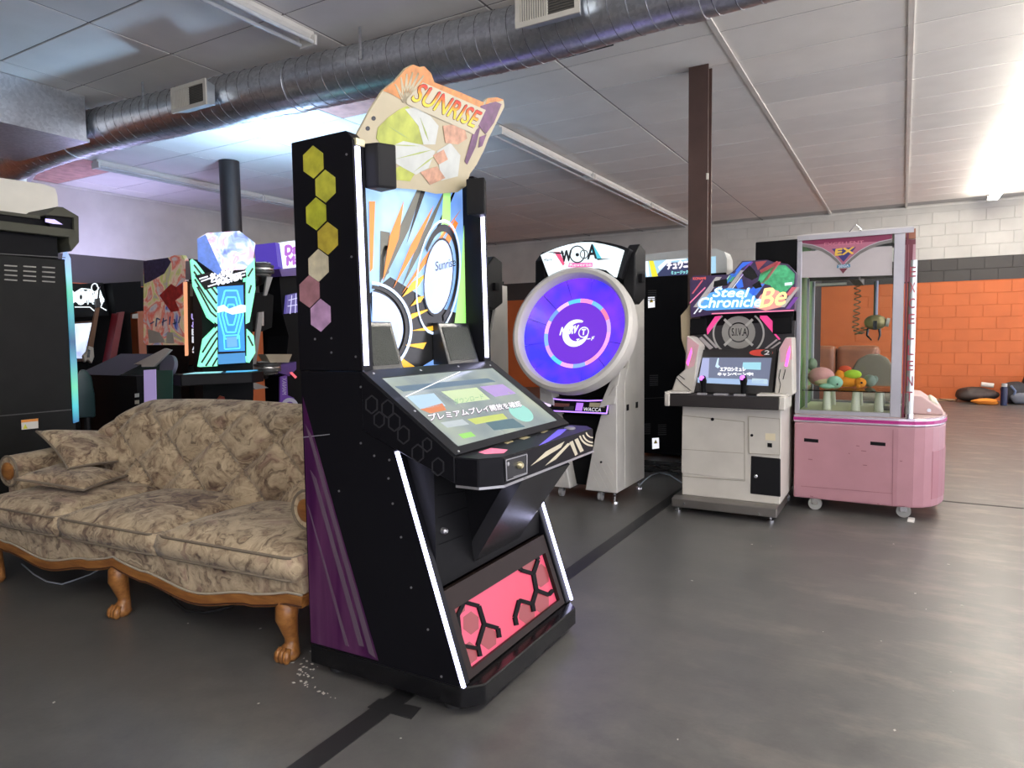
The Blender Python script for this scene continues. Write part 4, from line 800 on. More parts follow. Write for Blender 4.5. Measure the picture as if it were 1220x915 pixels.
# ================================================================ claw machine (faces +X, its long side to the camera)
def glass(name, tint=(.95, .97, .97), refl=.10, rough=.02):
    m = bpy.data.materials.new(name); m.use_nodes = True; nt = m.node_tree; nt.nodes.clear(); MATS[name] = m
    o = nt.nodes.new('ShaderNodeOutputMaterial'); t = nt.nodes.new('ShaderNodeBsdfTransparent'); g = nt.nodes.new('ShaderNodeBsdfGlossy'); x = nt.nodes.new('ShaderNodeMixShader')
    lw = nt.nodes.new('ShaderNodeFresnel'); lw.inputs['IOR'].default_value = 1.16; ns = nt.nodes.new('ShaderNodeTexNoise'); ns.inputs['Scale'].default_value = 8
    mr = nt.nodes.new('ShaderNodeMapRange'); mr.inputs['To Min'].default_value = rough*.5; mr.inputs['To Max'].default_value = rough*2; nt.links.new(ns.outputs['Fac'], mr.inputs['Value']); nt.links.new(mr.outputs['Result'], g.inputs['Roughness'])
    t.inputs['Color'].default_value = (*tint, 1); nt.links.new(lw.outputs['Fac'], x.inputs['Fac']); nt.links.new(t.outputs[0], x.inputs[1]); nt.links.new(g.outputs[0], x.inputs[2]); nt.links.new(x.outputs[0], o.inputs['Surface']); return m
GLS = glass('pane_glass'); ACR = glass('shelf_acrylic', (.86, .90, .80), .1, .05)
ALU = M('aluminium', (.42, .41, .44), .35, .6); PNK = M('cabinet_pink', (.39, .195, .225), .42, var=.05); PNK2 = M('panel_pink', (.34, .145, .175), .42); MAG = M('stripe_magenta', (.36, .012, .17), .3); MRN = M('maroon', (.13, .012, .03), .4)
cl = thing('claw_machine', 'pink claw machine with clear glass case on casters', 'claw machine', (-.2, 5.4, 0))
Y0c, Y1c, XB = 4.985, 5.82, -.632
def plan(o=0., n=14):
    """footprint: square back, rounded front end"""
    pts = [(XB-o, Y1c+o), (XB-o, Y0c-o), (-.01, Y0c-o)]
    for i in range(1, n):
        a = -pi/2+pi*i/n; pts.append((-.01+(.275+o)*cos(a)**.75 if cos(a) > 0 else -.01, (Y0c+Y1c)/2+((Y1c-Y0c)/2+o)*sin(a)))
    pts.append((-.01, Y1c+o)); return pts
ob('cabinet_body', MB().prism(plan(), 'Z', .088, .612), PNK, cl, bevel=.012)
ob('chrome_belt', MB().prism(plan(.004), 'Z', .6125, .664), M('belt_chrome', (.62, .55, .62), .25, .7), cl, bevel=.004, seg=1)
ob('belt_stripe', MB().prism(plan(.006), 'Z', .626, .647), MAG, cl)
ob('deck_top', MB().prism(plan(-.004), 'Z', .6645, .67), M('deck_pink', (.48, .34, .31), .4), cl)
SD = ('Y', Y0c)
for pts in ([(958,522),(975,523.5),(975,527.5),(958,526)], [(1037,526),(1055,527.5),(1055,531.5),(1037,530)]): ob('handle_recess', MB().px(pts, SD, .006, .002), MATS['matt_black'], cl)
s_ = MB(); line_px(s_, [(1064,512),(1063,605)], .7, SD, .0015); line_px(s_, [(954,579),(1063,588)], .5, SD, .0015); ob('panel_seam', s_, M('seam_maroon', (.22, .09, .11), .6), cl)
sc2 = MB()
for x, y, w in ((1020,531,4),(1011,540,1.5),(1026,537,6),(963,547,5),(1028,554,5),(1072,549,3),(1068,603,10),(965,591,4),(1045,600,3)): line_px(sc2, [(x, y), (x+w, y+.6)], .9, SD, .0012)
ob('scuff', sc2, MATS['seam_maroon'], cl, kind='stuff')
# service door on the rounded end
dv = MB(); P_ = plan(.003, 14); L_ = [p for p in P_ if p[1] > 5.03 and p[1] < 5.55 and p[0] > .05]
for (xa, ya), (xb, yb) in zip(L_[:-1], L_[1:]): dv.loft([(xa, ya, .14), (xb, yb, .14), (xb, yb, .45), (xa, ya, .45)], [(xa-.01, ya, .14), (xb-.01, yb, .14), (xb-.01, yb, .45), (xa-.01, ya, .45)])
ob('service_door', dv, PNK2, cl)
for x, y in ((-.50, 5.06), (.03, 5.10), (-.50, 5.74), (.03, 5.70)):
    ob('caster', MB().tube([(x, y-.018, .043), (x, y+.018, .043)], .043, 20), M('caster_clear', (.38, .38, .35), .35), cl, smooth='auto'); ob('caster_fork', MB().box(x-.02, x+.02, y-.026, y-.0185, .04, .089), CH, cl)
# aluminium case
pw_ = .03
for (xa, xb, ya, yb) in ((XB, XB+pw_, Y0c, Y0c+pw_), (XB, XB+pw_, Y1c-pw_, Y1c), (-.062, .0, Y0c, Y0c+pw_), (-.05, -.0, Y1c-pw_, Y1c)): ob('post', MB().box(xa, xb, ya, yb, .67, 1.835), ALU, cl, bevel=.003, seg=1)
tp_ = thing  # keep helper names short
ob('top_rail', MB().box(XB, .045, Y0c, Y0c+pw_, 1.836, 1.868), ALU, cl); ob('top_rail', MB().box(XB, .045, Y1c-pw_, Y1c, 1.836, 1.868), ALU, cl); ob('top_rail', MB().box(XB, XB+pw_, Y0c+pw_, Y1c-pw_, 1.836, 1.868), ALU, cl); ob('top_rail', MB().box(.0, .045, Y0c+pw_, Y1c-pw_, 1.836, 1.868), ALU, cl)
ob('roof', MB().box(XB+.01, .04, Y0c+.01, Y1c-.01, 1.8685, 1.878), M('roof_white', (.6, .58, .55), .5), cl)
ob('bottom_rail', MB().box(XB+pw_, -.062, Y0c, Y0c+pw_, .67, .695), ALU, cl); ob('bottom_rail', MB().box(XB+pw_, -.05, Y1c-pw_, Y1c, .67, .695), ALU, cl)
ob('glass_pane', MB().box(XB+pw_, -.062, Y0c+.012, Y0c+.016, .695, 1.836), GLS, cl); ob('glass_pane', MB().box(XB+pw_, -.05, Y1c-.016, Y1c-.012, .695, 1.836), GLS, cl); ob('glass_pane', MB().box(.02, .024, Y0c+.03, Y1c-.03, .67, 1.836), GLS, cl)
ob('back_wall', MB().box(XB+.002, XB+.012, Y0c+pw_, Y1c-pw_, .67, 1.836), M('inner_green', (.07, .20, .04), .5), cl)
ob('inner_post', MB().box(-.60, -.585, 5.28, 5.30, .67, 1.6), ALU, cl); ob('case_floor', MB().box(XB+.014, .018, Y0c+.032, Y1c-.032, .671, .68), M('floor_cream', (.62, .60, .42), .5), cl)
# printed header on the glass
HG = ('Y', Y0c+.0115)
M('print_film', (.46, .42, .42), .4)
art('print_film', [[(952,300),(1063,293),(1063,328),(952,331)]], HG, MATS['print_film'], cl, .0)
def hg(n_, pts, mt, o=.001): return art(n_, pts, HG, mt, cl, o)
hg('magenta_band', [[(954,284),(1063,276.5),(1063,287),(954,292)]], M('film_magenta', (.20, .008, .06), .35))
arcL = [(954,292),(968,294),(980,298),(990,304),(998,311),(1003,317)]; arcR = [(1007,316),(1014,309),(1024,301),(1036,294.5),(1048,290),(1063,287)]
hg('pink_wedge', [[(954,292),(968,294),(980,298),(990,304)] + [(1024,301),(1036,294.5),(1048,290),(1063,287)], [(990,304),(998,311),(1003,317),(1007,316),(1014,309),(1024,301)]], M('film_pink', (.40, .12, .19), .4))
ga = MB(); line_px(ga, arcL, 3.6, HG, .002); line_px(ga, arcR, 3.6, HG, .002); ob('grey_arc', ga, M('film_grey', (.16, .15, .14), .4), cl)
la = MB(); line_px(la, [(x, y-2.2) for x, y in arcL], .9, HG, .0024); line_px(la, [(x, y-2.2) for x, y in arcR], .9, HG, .0024); ob('silver_line', la, ALU, cl)
hg('blue_triangle', [[(991,296.5),(1020,294.5),(1005,312)]], M('film_blue', (.03, .02, .16), .4), .003); hg('maroon_tip', [[(1000,320),(1010,319.5),(1004.5,326)]], MRN, .003); hg('maker_plate', [[(997.5,315.5),(1013,314.5),(1013,318.5),(997,319.5)]], M('film_teal', (.04, .20, .32), .4), .0035)
text_px('EX', (995,304.5), (1017,302), (996,297), HG, M('film_gold', (.75, .48, .06), .4), cl, .005, bold=.003); text_px('SEGA', (999,318.8), (1011.5,317.8), (999,316), HG, M('film_pale', (.5, .6, .7), .4), cl, .005, bold=.001); text_px('EXCELLENT', (982,293.3), (1029,290.5), (982,289.5), HG, M('film_rose', (.55, .16, .24), .4), cl, .003, bold=.0005)
# lettered corner column at the front end
ob('corner_post', MB().box(.005, .018, Y0c, Y0c+.02, .67, 1.835), MRN, cl)
ob('letter_tube', MB().lathe((.045, Y0c+.022, .665), [(.024, 0), (.024, 1.0)], 20), M('tube_chrome', (.5, .52, .5), .2, .6), cl, smooth='auto'); ob('tube_base', MB().lathe((.045, Y0c+.022, .664), [(.027, 0), (.027, .03)], 18), CH, cl, smooth='auto')
LP_ = ('Y', Y0c-.003)
for i, ch in enumerate('EXCELLENT'):
    z = 1.56-.098*i; text_at(ch, (.028, Y0c-.003, z), (.062, Y0c-.003, z), (.028, Y0c-.003, z+.062), M('letter_red', (.30, .03, .05), .4), cl, n=Vector((0, -1, 0)))
ob('corner_panel', MB().px([(1075,286),(1091,285),(1091,335),(1075,336)], ('Y', Y0c+.005), .01), M('panel_rose', (.45, .25, .29), .4), cl); art('corner_stripe', [[(1083,289),(1088,289),(1086,336),(1082,336)], [(1075,286),(1091,285),(1091,291),(1075,292)]], ('Y', Y0c+.005), MRN, cl, .002); ob('corner_cap', MB().px([(1075,274),(1091,272),(1091,284),(1075,284.5)], ('Y', Y0c+.005), .03), M('cap_brown', (.28, .10, .05), .4), cl)
ob('top_handle', MB().tube([PX(1012, 276, SD), PX(1020, 267, SD), PX(1027, 275, SD)], .004, 6), CH, cl)
# sloping control console at the front end
cc = ob('control_console', MB().prism([(.03, .671), (.24, .671), (.24, .70), (.12, .79), (.03, .80)], 'Y', 5.22, 5.72), M('console_pink', (.52, .36, .35), .4), cl, bevel=.008)
for y in (5.33, 5.47, 5.60): ob('push_button', MB().lathe((.185, y, .742), [(.03, 0), (.03, .012), (.022, .02)], 16, (.6, 0, .8)), M('button_cream', (.62, .60, .48), .4), cc, smooth='auto')
ob('console_lock', MB().lathe((.16, 5.22, .70), [(.012, 0), (.012, .008)], 12, (0, -1, 0)), CH, cc)
# gantry and crane inside
ob('gantry', MB().box(XB+.04, -.02, 5.30, 5.36, 1.585, 1.64), M('gantry_dark', (.10, .085, .07), .5), cl); ob('gantry', MB().box(-.32, -.26, 5.06, 5.76, 1.565, 1.62), MATS['gantry_dark'], cl); ob('inner_lamp', MB().box(-.55, -.35, 5.32, 5.345, 1.55, 1.566), M('lamp_cream', (.7, .66, .55), .4), cl)
cc_ = PX(1043, 384, ('Y', 5.38)); cw = ob('crane', MB().ball(cc_, .062, sq=(1.15, .8, .85)), M('crane_brass', (.36, .30, .14), .35, .5), cl, smooth=True)
ob('crane_shaft', MB().tube([cc_+Vector((0, 0, .04)), Vector((cc_.x, cc_.y, 1.57))], .014, 10), M('shaft_steel', (.20, .20, .24), .3, .8), cl); ob('crane_side', MB().lathe(cc_+Vector((.065, 0, .0)), [(.03, 0), (.03, .02)], 14, (1, 0, -.2)), M('crane_white', (.65, .62, .52), .4), cw)
for s in (-1, 1): ob('claw_arm', MB().tube([cc_+Vector((s*.035-.01, -.01, -.04)), cc_+Vector((s*.04-.01, -.01, -.09)), cc_+Vector((s*.02, -.02, -.125))], [.009, .007, .004], 8), INK, cw)
ob('crane_plate', MB().box(cc_.x-.012, cc_.x+.012, cc_.y-.056, cc_.y-.048, cc_.z-.05, cc_.z+.01), INK, cw)
hp_ = []; base = [PX(x, y, ('Y', 5.38)) for x, y in ((1021,340),(1022,352),(1021,365),(1020,378),(1019,390),(1022,398),(1027,396),(1031,388))]
tot = 120
for i in range(tot):
    t = i/(tot-1)*(len(base)-1); k = min(int(t), len(base)-2); c = base[k].lerp(base[k+1], t-k); a = i*2*pi/9; hp_.append(c+Vector((.020*cos(a), .020*sin(a), 0)))
ob('coil_cable', MB().tube(hp_, .004, 5), M('coil_olive', (.12, .11, .05), .5), cl)
# acrylic shelf with prizes
ob('prize_shelf', MB().box(-.60, -.06, 5.12, 5.66, .815, .823), ACR, cl)
for x in (-.45, -.27, -.13):
    for y in (5.2, 5.58): ob('shelf_leg', MB().lathe((x, y, .681), [(.03, 0), (.022, .134)], 14), M('shelf_cup', (.66, .66, .52), .25), cl, smooth='auto')
ob('prize_chute', MB().box(-.16, .0, 5.3, 5.5, .681, .69), M('chute_grey', (.14, .14, .13), .5), cl)
def plush(label, bits, name='plush_toy'):
    base_ = Vector(bits[0][1]); r_ = thing(name, label, 'plush toy', (base_.x, base_.y, .8235), group='plush prizes in the claw machine')
    for nm, c, rad, sq, mt in bits: ob(nm, MB().ball(c, rad, sq=sq), mt, r_, smooth=True)
MINT = M('plush_mint', (.28, .50, .36), .95, bump=.4, bs=90); PKP = M('plush_pink', (.55, .27, .25), .95, bump=.4, bs=90); ORP = M('plush_orange', (.80, .28, .02), .95, bump=.4, bs=90); LIP = M('plush_lime', (.40, .62, .04), .95, bump=.4, bs=90); REDP = M('plush_red', (.62, .08, .03), .95)
plush('mint and pink plush turtle lying at the left of the claw machine shelf', [('head', (-.405, 5.22, .871), .048, (1.1, 1, .95), MINT), ('shell', (-.50, 5.30, .905), .085, (1.05, 1, .8), PKP), ('trim', (-.47, 5.26, .87), .06, (1.2, 1, .5), M('plush_cream', (.55, .47, .27), .95)), ('tail', (-.565, 5.36, .99), .034, (1, 1, 1.3), M('plush_sage', (.20, .26, .17), .95)), ('flipper', (-.45, 5.20, .845), .04, (1.3, 1, .5), MINT), ('eye', (-.385, 5.18, .862), .006, (1, 1, 1), INK)])
plush('orange plush with a lime green back and red crest on the claw machine shelf', [('body', (-.335, 5.42, .866), .055, (1.4, .8, .75), ORP), ('head', (-.255, 5.40, .860), .040, (1, .9, .9), ORP), ('neck', (-.385, 5.42, .895), .042, (.9, .8, 1.4), ORP), ('back', (-.305, 5.41, .918), .045, (1.3, .8, .75), LIP), ('crest', (-.355, 5.42, .955), .035, (1.2, .7, .7), REDP), ('eye', (-.245, 5.368, .862), .008, (1, 1, 1), INK), ('leg', (-.265, 5.37, .836), .014, (1, 1, 1), ORP)])
plush('small grey green plush behind the orange one', [('body', (-.20, 5.50, .868), .045, (1, 1, 1), M('plush_grey', (.26, .32, .25), .95)), ('ear', (-.165, 5.50, .88), .02, (1, .6, 1.3), MATS['plush_grey'])])
# ================================================================ leather sofa and round chair far behind
LEA = M('leather_tan', (.30, .115, .06), .35, var=.2, vs=5, bump=.2, bs=14)
ls = thing('leather_sofa', 'tan leather sofa seen through the claw machine glass', 'sofa', (-1.25, 11.4, 0))
ob('seat_base', MB().box(-2.05, -.25, 10.98, 11.7, .0, .42), LEA, ls, bevel=.05, seg=3, smooth='auto')
for i in range(3):
    x = -2.02+.58*i; ob('back_cushion', MB().box(x, x+.57, 11.3, 11.7, .42, 1.0), LEA, ls, bevel=.09, seg=4, smooth='auto'); ob('seat_cushion', MB().box(x, x+.57, 10.95, 11.3, .42, .55), LEA, ls, bevel=.05, seg=3, smooth='auto')
for x in (-2.30, -.245): ob('arm', MB().box(x, x+.24, 10.95, 11.72, .0, .66), LEA, ls, bevel=.07, seg=3, smooth='auto')
rc = thing('round_back_chair', 'olive grey round-backed chair seen through the claw machine glass', 'chair', (-.16, 9.4, 0)); OLV = M('fabric_olive', (.17, .15, .11), .9, bump=.3, bs=80)
ob('backrest', MB().loft([PX(x, y, ('Y', 9.5)) for x, y in ((1014,462),(1015,440),(1022,428),(1034,422),(1047,422),(1058,427),(1064,438),(1064,462))], [PX(x, y, ('Y', 9.5))+Vector((0, .1, 0)) for x, y in ((1014,462),(1015,440),(1022,428),(1034,422),(1047,422),(1058,427),(1064,438),(1064,462))]), OLV, rc, bevel=.03, seg=3, smooth='auto')
ob('seat', MB().box(-.46, .10, 9.0, 9.52, .34, .46), OLV, rc, bevel=.04, seg=3, smooth='auto')
for x in (-.42, .04):
    for y in (9.04, 9.46): ob('leg', MB().tube([(x, y, 0), (x, y, .35)], .02, 8), M('leg_dark', (.05, .035, .025), .5), rc)
# ================================================================ bags by the orange wall
def lump(c, sx, sy, sz, seed, n=20, m=12, amp=.18, pw=1.):
    rnd = random.Random(seed); ph = [rnd.uniform(0, 6.28) for _ in range(8)]; mb = MB(); P = []
    for i in range(m+1):
        th = pi*i/m; row = []
        for j in range(n+1):
            a = 2*pi*j/n; d = 1+amp*(sin(3*a+ph[0])*.5+sin(5*a+2*th+ph[1])*.3+sin(4*th+ph[2]+a)*.4)*sin(th)
            z = cos(th); row.append((c[0]+sx*d*sin(th)*cos(a), c[1]+sy*d*sin(th)*sin(a), max(c[2]-sz*.999, c[2]+sz*z*d)))
        P.append(row)
    return mb.grid(P)
BKF = M('bag_black', (.025, .023, .025), .6, var=.3, vs=12); BRN = M('bag_brown', (.05, .035, .03), .6, var=.3, vs=12)
yb_ = 13.72
def fx(px): return PX(px, 476, ('Y', yb_)).x
single('duffel_bag', lump((fx(1161), yb_, .13), .30, .2, .13, 3), BRN, 'dark brown duffel bag lying by the orange wall', 'bag', smooth=True)
single('paper_roll', MB().tube([(fx(1168), yb_-.02, .305), (fx(1183), yb_-.02, .285)], .04, 14), M('roll_white', (.7, .66, .58), .6), 'white rolled paper lying on the dark duffel bag', 'roll', smooth='auto')
single('orange_cloth', lump((fx(1172), yb_-.36, .05), .18, .1, .05, 5, amp=.35), M('cloth_orange', (.85, .27, .03), .8), 'bright orange cloth crumpled on the floor before the duffel bag', 'cloth', smooth=True)
tb_ = thing('travel_bottle', 'navy blue insulated bottle standing by the orange wall', 'bottle', (fx(1192), yb_-.42, 0)); NAV = M('navy', (.012, .018, .06), .4)
ob('bottle_body', MB().lathe((fx(1192), yb_-.42, 0), [(.045, 0), (.048, .02), (.048, .27), (.035, .30)], 18), NAV, tb_, smooth='auto'); ob('cap', MB().lathe((fx(1192), yb_-.42, .301), [(.04, 0), (.04, .05)], 16), M('cap_grey', (.5, .5, .48), .4), tb_, smooth='auto')
bp_ = thing('backpack', 'black and grey backpack slumped by the orange wall', 'bag', (fx(1206), yb_-.05, 0))
ob('pack_body', lump((fx(1208), yb_, .18), .19, .17, .18, 9), BKF, bp_, smooth=True); ob('front_pocket', lump((fx(1214), yb_-.18, .10), .14, .07, .09, 11), M('pack_grey', (.14, .15, .18), .6), bp_, smooth=True)
ob('shoulder_strap', MB().tube([(fx(1202), yb_-.17, .30), (fx(1207), yb_-.21, .22), (fx(1205), yb_-.20, .1)], .018, 8), M('pack_blue', (.10, .14, .24), .6), bp_, smooth=True)
single('black_jacket', lump((fx(1231), yb_+.24, .26), .14, .14, .26, 21, amp=.25), M('jacket_black', (.012, .012, .014), .7), 'black jacket piled up at the right edge beside the backpack', 'jacket', smooth=True)
single('cardboard_sheet', MB().box(fx(1098), fx(1140), 13.8, 14.12, 0, .012), M('cardboard', (.42, .30, .18), .8), 'flat brown cardboard sheet lying at the foot of the orange wall', 'cardboard')
single('wall_cord', MB().tube([(fx(1120), 13.95, .018), (fx(1132), 13.7, .006), (fx(1141), 13.9, .01), (fx(1143), 14.15, .05)], .007, 6), MATS['rubber_black'], 'thin black cord curling over the cardboard sheet', 'cord')
single('paper_scrap', MB().px([(1082,616),(1090,617),(1089,621),(1081,620)], ('Z', .012), .01), M('scrap_white', (.75, .72, .66), .7), 'small white paper scrap on the floor before the claw machine', 'litter')
# ================================================================ floral sofa (own frame: x along the seat, y into the depth)
m, nt, nd, b, L = nodes('tapestry'); tc = nd('TexCoord'); ge = nd('NewGeometry')
nz = nd('TexNoise', Scale=5., Detail=3); L(ge.outputs['Position'], nz.inputs['Vector'])
mxv = nd('MixRGB', Fac=.32); L(ge.outputs['Position'], mxv.inputs[1]); L(nz.outputs['Color'], mxv.inputs[2])
v1 = nd('TexNoise', Scale=7.5, Detail=5, Roughness=.62, Distortion=1.5); v2 = nd('TexNoise', Scale=19., Detail=4, Roughness=.6, Distortion=1.3); v3 = nd('TexVoronoi', Scale=7.5)
for v in (v1, v2, v3): L(mxv.outputs[0], v.inputs['Vector'])
r1 = ramp(nt, [(.30, (.11, .062, .045)), (.39, (.29, .21, .135)), (.50, (.47, .375, .25)), (.64, (.56, .46, .31)), (.76, (.36, .22, .165))]); L(v1.outputs['Fac'], r1.inputs['Fac'])
r2 = ramp(nt, [(.34, (.30, .25, .22)), (.46, (.84, .80, .75)), (.60, (1.05, 1.02, .98))]); L(v2.outputs['Fac'], r2.inputs['Fac'])
mm = nd('MixRGB', _blend_type='MULTIPLY', Fac=.9); L(r1.outputs['Color'], mm.inputs[1]); L(r2.outputs['Color'], mm.inputs[2])
r3 = ramp(nt, [(.10, (1, 1, 1)), (.30, (0, 0, 0))]); L(v3.outputs['Distance'], r3.inputs['Fac']); f3 = nd('Math', _operation='MULTIPLY'); L(r3.outputs['Color'], f3.inputs[0]); f3.inputs[1].default_value = .45
mm2 = nd('MixRGB', Color2=(.27, .14, .12, 1)); L(f3.outputs[0], mm2.inputs['Fac']); L(mm.outputs[0], mm2.inputs[1])
L(mm2.outputs[0], b.inputs['Base Color']); b.inputs['Roughness'].default_value = .9; b.inputs['Sheen Weight'].default_value = .15
bp = nd('Bump', Strength=.35, Distance=.012); L(v2.outputs['Fac'], bp.inputs['Height']); L(bp.outputs['Normal'], b.inputs['Normal'])
TAP = MATS['tapestry']
m, nt, nd, b, L = nodes('oak'); tc = nd('TexCoord'); mp = nd('Mapping'); mp.inputs['Scale'].default_value = (3, 18, 18); L(tc.outputs['Object'], mp.inputs['Vector']); n = nd('TexNoise', Scale=3., Detail=6); L(mp.outputs['Vector'], n.inputs['Vector'])
r = ramp(nt, [(.3, (.19, .070, .018)), (.6, (.32, .135, .036)), (.8, (.40, .19, .055))]); L(n.outputs['Fac'], r.inputs['Fac']); L(r.outputs['Color'], b.inputs['Base Color']); b.inputs['Roughness'].default_value = .3
OAK = MATS['oak']; PIPE = M('piping', (.20, .16, .115), .8)
sf = thing('floral_sofa', 'beige floral tapestry sofa with carved oak apron and claw feet', 'sofa', (-3.02, 1.72, 0), radians(3.7), world=False)
# seat cushions
def cushion(x0, x1, y0, y1, z0, z1, nx=14, ny=14, crown=.03):
    mb = MB(); 
    def pt(i, j, top):
        u, v = i/nx, j/ny; uu, vv = 2*u-1, 2*v-1
        k = (1-abs(uu)**6)*(1-abs(vv)**6); z = (z1-.035+.035*k**.5+crown*(1-uu*uu)*(1-vv*vv)) if top else z0
        return (x0+(x1-x0)*u, y0+(y1-y0)*v, z)
    mb.grid([[pt(i, j, True) for j in range(ny+1)] for i in range(nx+1)]); mb.grid([[pt(i, j, False) for j in range(ny+1)] for i in range(nx+1)])
    ring = [(i, 0) for i in range(nx)]+[(nx, j) for j in range(ny)]+[(i, ny) for i in range(nx, 0, -1)]+[(0, j) for j in range(ny, 0, -1)]
    def bulge(p, q): 
        c = Vector(((x0+x1)/2, (y0+y1)/2, 0)); d = Vector((p[0], p[1], 0))-c; e = Vector((1 if d.x > 0 else -1, 0, 0)) if abs(d.x)/(x1-x0) > abs(d.y)/(y1-y0) else Vector((0, 1 if d.y > 0 else -1, 0)); return Vector(p).lerp(Vector(q), .5)+e*.018
    for (a, b_), (c, d) in zip(ring, ring[1:]+ring[:1]):
        A, B_, A2, B2 = pt(a, b_, True), pt(c, d, True), pt(a, b_, False), pt(c, d, False); m1, m2 = bulge(A, A2), bulge(B_, B2)
        mb.add([A, B_, m2, m1], [(0, 1, 2, 3)]); mb.add([m1, m2, B2, A2], [(0, 1, 2, 3)])
    return mb
for x0, x1 in ((-1.065, -.372), (-.365, .312), (.320, 1.085)):
    c = ob('seat_cushion', cushion(x0, x1, -.055, .56, .325, .452), TAP, sf, smooth=True)
    for z in (.414, .328): ob('piping', MB().tube([(x0+.012, .5, z), (x0+.004, 0, z), (x0+.012, -.05, z), (x0+.05, -.060, z), (x1-.05, -.060, z), (x1-.012, -.05, z), (x1-.004, 0, z), (x1-.012, .5, z)], .0055, 6), PIPE, c, smooth=True)
# upholstered apron and carved rail, both following the scalloped line
def wave(x):
    t = abs(x)/1.02 % 1.0 if abs(x) < 1.02 else 1.0
    return .165+.075*(2*t-1)**2*(1 if True else 0)-.022*cos(2*pi*t*2)*(.5 if .2 < t < .8 else .2)
xs = [-1.10+2.2*i/60 for i in range(61)]
ap = MB().loft([(x, -.03, wave(x)+.040) for x in xs]+[(x, -.045, .335) for x in xs[::-1]], [(x, .05, wave(x)+.040) for x in xs]+[(x, .05, .335) for x in xs[::-1]])
ob('apron_fabric', ap, TAP, sf, smooth='auto')
rl = MB(); 
for (dy, z0, z1) in ((-.045, 0, .047), ): 
    rl.loft([(x, dy, wave(x)-.012+z0) for x in xs]+[(x, dy, wave(x)-.012+z1) for x in xs[::-1]], [(x, .03, wave(x)-.012+z0) for x in xs]+[(x, .03, wave(x)-.012+z1) for x in xs[::-1]])
ob('oak_rail', rl, OAK, sf, bevel=.006)
ob('rail_groove', MB().tube([(x, -.046, wave(x)-.003) for x in xs], .0035, 5), M('groove_dark', (.06, .02, .01), .5), sf); ob('welt', MB().tube([(x, -.040, wave(x)+.040) for x in xs], .005, 6), M('welt_pale', (.42, .36, .28), .8), sf)
ob('seat_frame', MB().box(-1.09, 1.09, .05, .80, .20, .325), TAP, sf)
def leg(x, y, back=False):
    s = -1 if not back else 1
    pts = [(x, y, .235), (x, y+s*.018, .20), (x, y+s*.022, .165), (x, y+s*.010, .12), (x, y, .08), (x, y, .055), (x, y+s*.012, .035), (x, y+s*.014, .018), (x, y+s*.012, .0)]
    l = ob('leg', MB().tube(pts, [.036, .044, .042, .033, .026, .028, .040, .042, .030], 14), OAK, sf, smooth=True)
    for k in (-1, 0, 1): ob('toe', MB().tube([(x+k*.018, y+s*.035, .05), (x+k*.020, y+s*.050, .032), (x+k*.021, y+s*.054, .014), (x+k*.021, y+s*.050, .0)], [.012, .016, .015, .010], 8), OAK, l, smooth=True)
for x in (-1.0, 0, 1.0): leg(x, .0)
for x in (-.98, .98): leg(x, .74, True)
# tufted camel back
def top(x): 
    t = abs(x)/1.11; return .905-.05*t*t-.24*max(0, t-.55)**2.2/.1725
NX, NZ = 110, 40
def bk(x, z):
    tz = (z-.38)/(top(x)-.38); base = .50+.10*tz; sx, sz = .20, .155
    a = x/sx+ (z-.42)/sz; c = x/sx-(z-.42)/sz
    d = min(abs(a/2-round(a/2)), abs(c/2-round(c/2)))*2
    fade = min(1, (1-tz)*7)*min(1, tz*6+.3)
    rnd = .10*max(0, tz-.86)**2/.0196
    return base-.055*fade*(min(1, d*2.2))**.6-.012+rnd*.8
P = []
for i in range(NX+1):
    x = -1.11+2.22*i/NX; row = []
    for j in range(NZ+1): z = .38+(top(x)-.38)*j/NZ; row.append((x, bk(x, z), z))
    for yy, dz in ((.66, .004), (.73, -.01), (.78, -.05), (.80, -.14)): row.append((x, yy+.02, top(x)+dz))
    row.append((x, .82, .25)); P.append(row)
bm_ = MB().grid(P)
for e in (0, NX): bm_.add(P[e], [tuple(range(len(P[e])))])
bo = ob('tufted_back', bm_, TAP, sf, smooth='auto')
bt = MB()
for k in range(-6, 7):
    for j in range(0, 4):
        x = k*.20; z = .42+.155*j
        if (k+j) % 2 == 0 and z < top(x)-.08 and abs(x) < 1.05: ob('tuft_button', MB().ball((x, .50+.10*(z-.38)/(top(x)-.38)-.018, z), .014, 8, 5, (1, .6, 1)), TAP, bo, smooth=True)
# rolled arms
for s in (-1, 1):
    x = -1.10 if s < 0 else .985; pts = [(x, .13, .545), (x, .30, .55), (x, .56, .56)]
    a = ob('arm', MB().tube(pts, [.082, .084, .088], 22), TAP, sf, smooth='auto'); ob('arm_panel', MB().box(min(x-s*.06, x+s*.055), max(x-s*.06, x+s*.055), .145, .60, .20, .53), TAP, a, bevel=.02)
    ob('arm_disc', MB().lathe((x, .129, .545), [(.048, 0), (.048, .010), (.032, .020)], 20, (0, -1, 0)), OAK, a, smooth='auto'); ob('piping', MB().tube([(x+.080*cos(t_*pi/10), .128, .545+.080*sin(t_*pi/10)) for t_ in range(21)], .006, 6), PIPE, a)
